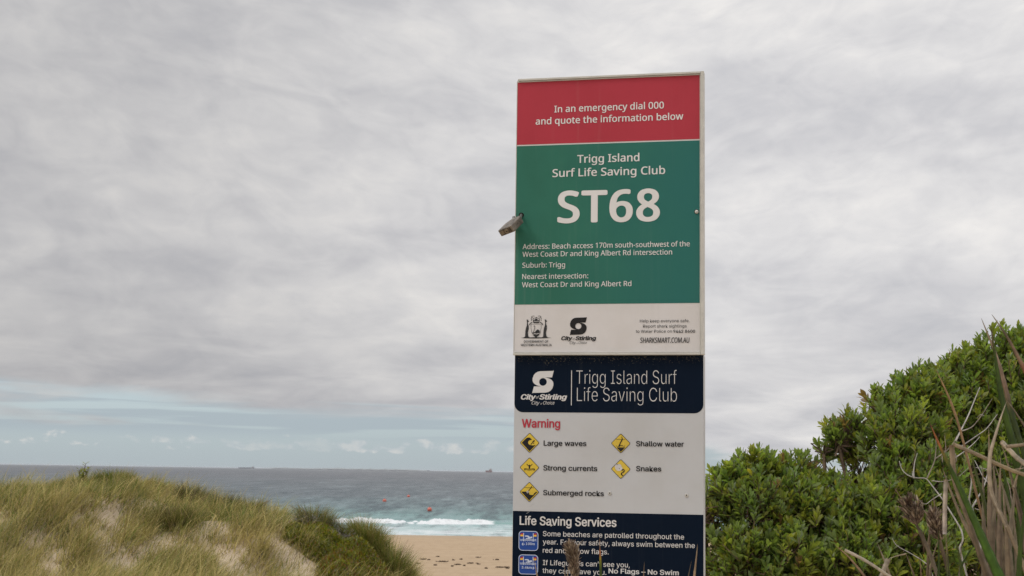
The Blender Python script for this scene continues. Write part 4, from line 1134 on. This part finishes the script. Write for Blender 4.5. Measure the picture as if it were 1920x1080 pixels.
lettering(LOWER, [("City", 997, 758.4, 1012, 758.4, 6.2, F_HUM, P(shear=.3)), ("of", 1013.5, 758.4, 1017, 758.4, 3.2, F_HUM, P(shear=.3)), ("Choice", 1018.5, 758.4, 1039.7, 758.4, 6.2, F_HUM, P(shear=.3))], MTXT2)
xb = S_(1071.6, 727)[0]
sheet(LOWER, "divider_line", [rect(xb - .0011, xb + .0011, zpx(760.2, L_, 1071), zpx(694.5, L_, 1071))], MTXT2, L_ - .0012)
lettering(LOWER, [("Warning", 978.4, 801.9, 1050.4, 802, 16.2, F_GRO, P(bold=.022))], MWARN)
bL = P(bold=.018)
for tx, a, b, c, e in [("Large waves", 1019.3, 836, 1099.6, 836.3), ("Strong currents", 1018.7, 882.6, 1120, 883), ("Submerged rocks", 1018.4, 929.2, 1132.4, 929.8), ("Shallow water", 1192.6, 837.2, 1282.4, 837.3), ("Snakes", 1192.6, 883.8, 1240, 883.9)]:
    lettering(LOWER, [(tx, a, b, c, e, 9.9, F_GRO, bL)], MBLK)
lettering(LOWER, [("Life Saving Services", 974.3, 985.2, 1156, 986.9, 16.6, F_GRO, P(bold=.020))], MTXT2)
rL = P(bold=.004)
lettering(LOWER, [("Some beaches are patrolled throughout the", 1018, 1006.8, 1282.7, 1009.8, 9.4, F_GRO, rL), ("year. For your safety, always swim between the", 1017.8, 1022.3, 1303, 1025.5, 9.4, F_GRO, rL),
                  ("red and yellow flags.", 1017.8, 1037.2, 1141.4, 1038.4, 9.4, F_GRO, rL)], MTXT2)
lettering(LOWER, [("If Lifeguards can\u2019t see you,", 1018, 1060.9, 1180.8, 1062.4, 9.4, F_GRO, rL), ("they can\u2019t save you.", 1017.4, 1075.6, 1137, 1076.4, 9.4, F_GRO, rL),
                  ("No Flags \u2013 No Swim", 1141, 1076.5, 1272.9, 1077.2, 9.4, F_GRO, P(bold=.020))], MTXT2)

# ---- emblem of the black swan, simplified supporters, crown
class Mark:
    """flat printed mark drawn in its own units and laid on a board"""
    def __init__(s, fx, fz, y): s.fx, s.fz, s.y = fx, fz, y; s.mb = MB(); s.lv = 0
    def poly(s, pts, mi=0, lv=0):
        q = [(s.fx(x), s.y - .0010 - lv * .0004, s.fz(y)) for x, y in pts]
        from mathutils.geometry import tessellate_polygon
        tris = tessellate_polygon([[Vector((a, c, 0)) for a, b, c in q]])
        F = []
        for t_ in tris:
            a, b, c = [Vector(q[i]) for i in t_]
            F.append(tuple(t_) if (b - a).cross(c - a).y < 0 else tuple(reversed(t_)))
        s.mb.add(q, F, mi)
    def stroke(s, pts, w, mi=0, lv=0, taper=False):
        for (i, (a, b)) in enumerate(zip(pts, pts[1:])):
            dx_, dy_ = b[0] - a[0], b[1] - a[1]; l = math.hypot(dx_, dy_) or 1
            ux, uy = dx_ / l, dy_ / l; w0 = w / 2; e = w * .25
            s.poly([(a[0] - uy * w0 - ux * e, a[1] + ux * w0 - uy * e), (a[0] + uy * w0 - ux * e, a[1] - ux * w0 - uy * e), (b[0] + uy * w0 + ux * e, b[1] - ux * w0 + uy * e), (b[0] - uy * w0 + ux * e, b[1] + ux * w0 + uy * e)], mi, lv)
    def disc(s, x, y, r, mi=0, lv=0, n=16, jit=0.0):
        s.poly([(x + r * (1 + jit * math.sin(5 * a + x)) * math.cos(a), y + r * (1 + jit * math.cos(3 * a)) * math.sin(a)) for a in [2 * math.pi * k / n for k in range(n)]], mi, lv)
    def build(s, name, mats, parent): return s.mb.build(name, mats, parent)
def frame_px(ox, oy, k, plane):
    """marks measured on an enlargement: origin and scale of that enlargement"""
    a0, b0 = S(ox, oy, plane); a1 = S(ox + 100, oy, plane)[0]; b1 = S(ox, oy + 100, plane)[1]
    return (lambda x: a0 + (a1 - a0) * x / k / 100), (lambda y: b0 + (b1 - b0) * y / k / 100)
fx, fz = frame_px(960, 580, 10.667, UP)
M = Mark(fx, fz, UP)
def mirror(pts): return [(976 - x, y) for x, y in pts]
roo = [(298, 205), (306, 203), (312, 222), (320, 205), (326, 208), (325, 222), (346, 240), (342, 252), (322, 258), (326, 300), (340, 330), (345, 372), (330, 385), (335, 350), (338, 420), (326, 470), (334, 530), (344, 552), (372, 560), (300, 574), (180, 572), (240, 566), (272, 548), (272, 500), (278, 420), (288, 370), (302, 330), (306, 270)]
M.poly(roo); M.poly([(x + 362, y) for x, y in roo])
M.stroke([(352, 318), (370, 285), (410, 262)], 14); M.stroke(mirror([(352, 318), (370, 285), (410, 262)]), 14)
M.poly([(180, 570), (490, 560), (797, 570), (720, 580), (490, 586), (250, 580)])
shield = [(386, 300), (594, 300), (590, 380), (575, 460), (545, 520), (490, 566), (435, 520), (402, 460), (388, 380)]
M.stroke(shield + shield[:1], 6, 0, 1)
M.poly([(402, 466), (578, 466), (560, 500), (535, 530), (490, 562), (445, 530), (416, 500)])
M.stroke([(410, 492), (440, 500), (470, 488), (500, 498), (535, 488), (562, 496)], 12, 1, 1)
M.poly([(432, 460), (470, 455), (495, 425), (520, 405), (555, 425), (572, 445), (552, 462), (500, 466)], 0, 2)
M.stroke([(436, 460), (452, 420), (462, 380), (464, 348), (455, 332), (444, 345)], 10, 0, 2)
crown = [(420, 205), (440, 222), (462, 200), (490, 190), (515, 200), (540, 222), (562, 205), (552, 255), (548, 278), (434, 278), (428, 255)]
M.poly(crown); M.disc(490, 168, 11); M.stroke([(424, 205), (440, 180), (490, 178), (542, 180), (558, 205)], 9)
M.stroke([(440, 246), (545, 246)], 7, 1, 1)
M.stroke([(452, 224), (465, 212)], 6, 1, 1); M.stroke([(515, 212), (530, 224)], 6, 1, 1)
for sg in (lambda q: q, lambda q: [(980 - x, y) for x, y in q]):
    M.stroke(sg([(425, 178), (400, 158), (396, 146), (428, 136), (455, 142)]), 8); M.stroke(sg([(400, 165), (388, 190), (396, 215), (388, 235)]), 9)
M.build("government_crest", [MDK, MW], UPPER)

def s_logo(ox, oy, k, plane, cx_, cy_, u, m, parent):
    fx, fz = frame_px(ox, oy, k, plane)
    half = [(2.82, 3.0), (2.62, 2.90), (2.3, 2.87), (-.7, 2.80), (-1.4, 2.66), (-2.0, 2.3), (-2.45, 1.75), (-2.72, .95), (-2.74, .45), (-2.62, -.05), (-2.25, -.52), (-1.7, -.86), (-1.0, -1.07), (-.3, -1.13), (.12, -1.05)]
    half += [(math.cos(a) * 1.0, math.sin(a) * 1.0) for a in np.linspace(R(268), R(92), 15)]
    half += [(.35, 1.10), (.9, 1.18), (2.37, 1.18)]
    M = Mark(lambda x: fx(cx_ + x * u), lambda y: fz(cy_ - y * u), plane)
    M.poly(half); M.poly([(-x, -y) for x, y in half])
    return M.build("council_logo", m, parent)
s_logo(960, 580, 10.667, UP, 1328, 345, 60, MBLK, UPPER)
s_logo(960, 680, 10.667, L_, 627, 385, 76, MTXT2, LOWER)

# ---- warning diamonds
def rdiamond(r, rc, n=5):
    """square standing on its corner with rounded corners"""
    o = []
    k = r - rc * math.sqrt(2)
    for i in range(4):
        c = math.pi / 2 * i; cx_, cy_ = k * math.cos(c), k * math.sin(c)
        for j in range(n + 1):
            a = c - math.pi / 4 + math.pi / 2 * j / n; o.append((cx_ + rc * math.cos(a), cy_ + rc * math.sin(a)))
    return o
def diamond(cxp, cyp, draw, name="warning_symbol"):
    a, b = S_(cxp, cyp); e = abs(S_(cxp + 18.6, cyp)[0] - a)
    M = Mark(lambda x: a + x * e, lambda y: b + y * e, L_)
    M.poly(rdiamond(1.0, .12), 0, 0); M.poly(rdiamond(.93, .10), 1, 1)
    draw(M)
    return M.build(name, [MBLK, MYEL, MSCR], LOWER)
def rel(cx_, cy_, pts, k=137.): return [((x - cx_) / k, (cy_ - y) / k) for x, y in pts]
def w_waves(M):
    q = lambda p: rel(212, 188, p)
    M.poly(q([(103, 188), (140, 150), (170, 124), (190, 117), (210, 118), (230, 130), (246, 150), (222, 150), (204, 158), (193, 172), (191, 190), (198, 205), (215, 216), (240, 222), (270, 222), (299, 215), (212, 303)]), 0, 2)
    for s in ([(228, 206), (246, 190), (266, 168), (272, 152)], [(250, 168), (264, 178), (278, 172)], [(246, 190), (262, 192), (274, 202)], [(240, 196), (232, 214)]): M.stroke(q(s), .055, 0, 2)
    M.disc(*q([(276, 158)])[0], .05, 0, 2)
def w_currents(M):
    q = lambda p: rel(208, 531, p)
    for s in ([(172, 487), (186, 502), (202, 516)], [(246, 487), (230, 502), (214, 516)]): M.stroke(q(s), .07, 0, 2)
    M.disc(*q([(208, 503)])[0], .07, 0, 2); M.poly(q([(196, 514), (220, 514), (216, 546), (200, 546)]), 0, 2)
    for yy in (549, 563): M.stroke(q([(138, yy), (160, yy - 4), (185, yy + 2), (208, yy + 4), (232, yy + 2), (256, yy - 4), (282, yy)]), .05, 0, 2)
    M.poly(q([(134, 560), (148, 548), (150, 580)]), 0, 2); M.poly(q([(286, 560), (272, 548), (268, 580)]), 0, 2)
def w_rocks(M):
    q = lambda p: rel(205, 875, p)
    M.stroke(q([(140, 818), (160, 814), (180, 820), (202, 816), (224, 820), (246, 816), (268, 820)]), .03, 0, 2)
    M.stroke(q([(238, 798), (222, 825), (205, 848), (194, 864)]), .07, 0, 2); M.stroke(q([(216, 836), (236, 816)]), .04, 0, 2)
    M.poly(q([(92, 872), (180, 870), (200, 880), (206, 908), (225, 914), (255, 915), (268, 905), (270, 890), (286, 888), (292, 872), (318, 871), (205, 990)]), 0, 2)
    M.disc(*q([(185, 874)])[0], .13, 2, 3, 14, .12); M.disc(*q([(188, 876)])[0], .05, 0, 4, 10, .2)
def w_shallow(M):
    q = lambda p: rel(257, 195, p)
    M.stroke(q([(194, 138), (212, 142), (232, 138), (250, 142), (272, 142), (296, 139), (318, 140)]), .035, 0, 2)
    M.poly(q([(266, 100), (274, 105), (284, 140), (276, 160), (262, 185), (240, 238), (222, 236), (244, 190), (264, 150), (270, 138)]), 0, 2)
    M.stroke(q([(234, 226), (262, 222), (288, 226)]), .06, 0, 2); M.disc(*q([(232, 232)])[0], .075, 0, 2)
    M.stroke(q([(195, 224), (208, 240)]), .03, 0, 2); M.stroke(q([(314, 222), (296, 242)]), .03, 0, 2); M.stroke(q([(200, 244), (312, 246)]), .03, 0, 2)
    M.poly(q([(200, 253), (316, 253), (258, 311)]), 0, 2)
def w_snakes(M):
    q = lambda p: rel(257, 553, p)
    M.poly(q([(172, 512), (185, 494), (215, 484), (245, 488), (262, 500), (266, 520), (280, 535), (278, 558), (255, 574), (232, 582), (205, 576), (186, 556), (176, 535)]), 2, 2)
    M.stroke(q([(232, 540), (240, 550)]), .05, 0, 3); M.stroke(q([(200, 492), (220, 492)]), .03, 0, 3)
    M.stroke(q([(272, 572), (282, 560), (296, 558), (305, 570), (302, 586), (288, 598), (272, 606), (264, 618), (268, 630), (286, 640)]), .10, 0, 3)
for c, dr in [((993.2, 830.2), w_waves), ((992.9, 876.5), w_currents), ((992.6, 922.4), w_rocks), ((1164.1, 831.3), w_shallow), ((1164.1, 879.4), w_snakes)]:
    diamond(*c, dr)

# ---- blue service symbols
def rrect(x0, x1, y0, y1, r, n=6):
    o = []
    for cx_, cy_, a0 in ((x1 - r, y1 - r, 0), (x0 + r, y1 - r, 90), (x0 + r, y0 + r, 180), (x1 - r, y0 + r, 270)):
        for j in range(n + 1):
            a = R(a0 + 90 * j / n); o.append((cx_ + r * math.cos(a), cy_ + r * math.sin(a)))
    return o
def service(dxp, dyp, text, tx0, tx1, arrow):
    fx, fz = frame_px(955 + dxp / 9, 960 + dyp / 9, 9, L_)
    M = Mark(fx, fz, L_)
    M.poly(rrect(166, 496, 313, 645, 60), 0, 0); M.poly(rrect(177, 485, 324, 634, 50), 1, 1)
    for x in (250, 412): M.stroke([(x, 350), (x, 486)], 11, 0, 3)
    for x0, x1 in ((194, 244), (418, 468)):
        M.poly([(x0, 378), (x0 + 8, 355), (x1, 347), (x1, 377)], 2, 2); M.poly([(x0, 378), (x1, 377), (x1, 404), (x0, 406)], 3, 2)
    M.poly([(270, 392), (318, 388), (342, 398), (368, 434), (362, 446), (285, 446), (290, 436), (330, 424), (316, 410), (272, 408)], 0, 3)
    M.disc(378, 421, 16, 0, 3)
    for yy in (456, 474):
        M.stroke([(194 + 18 * i, yy + (6 if i % 2 else -4)) for i in range(16)], 8, 0, 2)
    if arrow < 0: M.stroke([(222, 536), (270, 536)], 9, 0, 2); M.stroke([(244, 514), (222, 536), (244, 558)], 9, 0, 2)
    else: M.stroke([(386, 536), (434, 536)], 9, 0, 2); M.stroke([(412, 514), (434, 536), (412, 558)], 9, 0, 2)
    o = M.build("service_symbol", [MPALEB, MBLUE, MRED, MORG], LOWER)
    lettering(o, [(text, 955 + (tx0 + dxp) / 9, 960 + (556 + dyp) / 9, 955 + (tx1 + dxp) / 9, 960 + (557 + dyp) / 9, 4.6, F_GRO, P(bold=.016))], MPALEB, .0030)
service(0, 0, "100m", 282, 432, -1)
service(-3, 398, "3.4km", 212, 384, 1)

# ---- fixings
def lathe(name, prof, parent, loc, m, n=20):
    mb = MB()
    for r_, y in prof:
        mb.v += [(loc[0] + r_ * math.cos(2 * math.pi * k / n), loc[1] - y, loc[2] + r_ * math.sin(2 * math.pi * k / n)) for k in range(n)]
    for i in range(len(prof) - 1):
        for k in range(n):
            mb.f.append((i * n + k, (i + 1) * n + k, (i + 1) * n + (k + 1) % n, i * n + (k + 1) % n)); mb.m.append(0)
    mb.f.append(tuple((len(prof) - 1) * n + k for k in range(n))); mb.m.append(0)
    return mb.build(name, m, parent, smooth=True)
MHOLE = mat("dark_hole", (.02, .018, .016), .8, .1)
for px, py in ((1143.4, 924.8), (1287.4, 928.7)):
    a, b = S_(px, py)
    o = lathe("rivet", [(.0058, .0005), (.0056, .0016), (.0042, .0026), (.0021, .0030), (.0019, .0014)], LOWER, (a, L_, b), MFRM)
    lathe("rivet_core", [(.0020, .0008), (.0018, .0027), (.0004, .0029)], o, (a, L_, b), MHOLE)
a, b = S(1306, 397)
o = lathe("bolt", [(.0072, .0008), (.0070, .0014), (.0062, .0016), (.0060, .0010)], UPPER, (a, UP, b), MHOLE)
lathe("bolt_head", [(.0058, .0008), (.0058, .0040), (.0044, .0052), (.0008, .0056)], o, (a + .0008, UP, b - .0006), MFRM)
# hole for the padlock
a, b = S(977.5, 403.5)
lathe("hole_rim", [(.0085, .0007), (.0083, .0012), (.0070, .0013), (.0066, .0009)], UPPER, (a, UP, b), MHOLE)
# scratches and a splash of dirt on the footer
fx, fz = frame_px(920, 850, 4.364, L_)
M = Mark(fx, fz, L_)
for s in ([(330, 428), (345, 416), (358, 408)], [(300, 487), (318, 474), (340, 460)], [(312, 470), (322, 462)]): M.stroke(s, 2.2, 0, 1)
M.build("scuff_mark", MPOST, LOWER)
M = Mark(fx, fz, L_); M.disc(503, 576, 9, 0, 2, 12, .25)
M.build("dirt_splash", MSCR, LOWER)

# ------------------------------------------------------------------ padlock hooked through a hole of the sign
def padlock():
    h0 = _top + _v @ Vector((S(977.5, 403.5)[0], -.004, S(977.5, 403.5)[1] - TOP))
    A = (rt * .50 + up * .53 + fw * .685).normalized()
    Wd = (rt * .9 + up * .31 - fw * .905); Wd = (Wd - Wd.dot(A) * A).normalized()
    T = A.cross(Wd).normalized()
    if T.dot(up) > 0: T = -T
    Yd = h0.y
    bc = at(948.9, 433.6, Yd - .055)
    t = empty("padlock", bc); tag(t, "worn steel padlock hanging from the edge of the sign", "padlock")
    w, th, L = .0300, .0112, .072
    prof = [(-w, 0), (w, 0), (w, L * .80), (w * .62, L), (-w * .45, L), (-w, L * .62)]
    mb = MB(); V = []
    for s in (-1, 1): V += [Wd * x + A * y + T * th * s for x, y in prof]
    n = len(prof)
    F = [tuple(range(n)), tuple(range(2 * n - 1, n - 1, -1))] + [(i, i + n, (i + 1) % n + n, (i + 1) % n) for i in range(n)]
    mb.add(V, F)
    body = mb.build("body", mat("padlock_worn_steel", (.15, .128, .105), .55, .45, .5, 60, metal=.4, bump=.4, bscale=90), t)
    bm = bmesh.new(); bm.from_mesh(body.data); bmesh.ops.recalc_face_normals(bm, faces=bm.faces[:]); bm.to_mesh(body.data); bm.free()
    bv = body.modifiers.new("worn_edges", 'BEVEL'); bv.width = .0022; bv.segments = 3
    brass = mat("padlock_brass_plate", (.17, .135, .09), .5, .5, .3, 120, metal=.3)
    def disc(cx_, cy_, rx, ry, off, name, m, par, n=22, sq=False):
        q = MB()
        for o_, k in ((off - .002, 1.0), (off, 1.0), (off + .0006, .9)):
            for i in range(n):
                a = 2 * math.pi * i / n; c, s = math.cos(a), math.sin(a)
                if sq: c, s = max(-.8, min(.8, c * 1.25)), max(-.8, min(.8, s * 1.25))
                q.v.append(tuple(Wd * (cx_ + rx * k * c) + T * (cy_ + ry * k * s) - A * o_))
        for j in range(2):
            for i in range(n): q.f.append((j * n + i, (j + 1) * n + i, (j + 1) * n + (i + 1) % n, j * n + (i + 1) % n)); q.m.append(0)
        q.f.append(tuple(2 * n + i for i in range(n))); q.m.append(0)
        ob = q.build(name, m, par)
        b2 = bmesh.new(); b2.from_mesh(ob.data); bmesh.ops.recalc_face_normals(b2, faces=b2.faces[:]); b2.to_mesh(ob.data); b2.free()
        return ob
    disc(0, 0, w * .97, th * .96, .0008, "base_plate", mat("padlock_dark_brass", (.075, .055, .038), .55, .4, .3, 120, metal=.3), t, 28, True)
    cy = disc(.004, 0, .0082, .0078, .0022, "key_cylinder", brass, t)
    slot = MB(); 
    for x0, x1, y0, y1 in ((-.004, .005, -.0012, .0012),):
        slot.add([Wd * (.004 + x) + T * y - A * z for z in (.0020, .0031) for x, y in ((x0, y0), (x1, y0), (x1, y1), (x0, y1))], [(0, 1, 2, 3), (7, 6, 5, 4), (0, 4, 5, 1), (1, 5, 6, 2), (2, 6, 7, 3), (3, 7, 4, 0)])
    slot.build("keyway", MHOLE, cy)
    disc(-.017, 0, .0098, .0074, .0018, "plug", brass, t, 24, True)
    disc(.0195, .0005, .0018, .0018, .0013, "drain_hole", MHOLE, t, 12)
    # shackle: out of the shoulder, through the hole, round behind the board and back to the heel
    hl = h0 - bc
    back = _v @ Vector((0, 1, 0)); left = _v @ Vector((-1, 0, 0))
    s0 = Wd * (w * .45) + A * (L * .97)
    sh = MB()
    sh.tube([s0 - A * .008, s0, s0.lerp(hl, .5) + A * .003, hl, hl + back * .012, hl + back * .034 + left * .004, hl + back * .045 + left * .018, hl + back * .042 + left * .034,
             (Wd * (-w * .55) + A * (L * .92)) + back * .02, Wd * (-w * .55) + A * (L * .80)], .0045, 10)
    sh.build("shackle", MMET, t, smooth=True)
padlock()

# ------------------------------------------------------------------ thin sea air
def haze():
    mb = MB(); mb.box(-12000, 12000, -40, 27000, SEA - 6, 4.2)
    m = bpy.data.materials.new("sea_air"); m.use_nodes = True
    nt_ = m.node_tree; nt_.nodes.remove(nt_.nodes['Principled BSDF'])
    v = nt_.nodes.new('ShaderNodeVolumePrincipled'); v.inputs['Color'].default_value = (.92, .95, 1, 1)
    v.inputs['Density'].default_value = 2.6e-5
    nt_.links.new(v.outputs[0], nt_.nodes['Material Output'].inputs['Volume'])
    tag(mb.build("haze", m), "thin sea haze paling the far ships and island", kind="stuff")
if HAZE: haze()
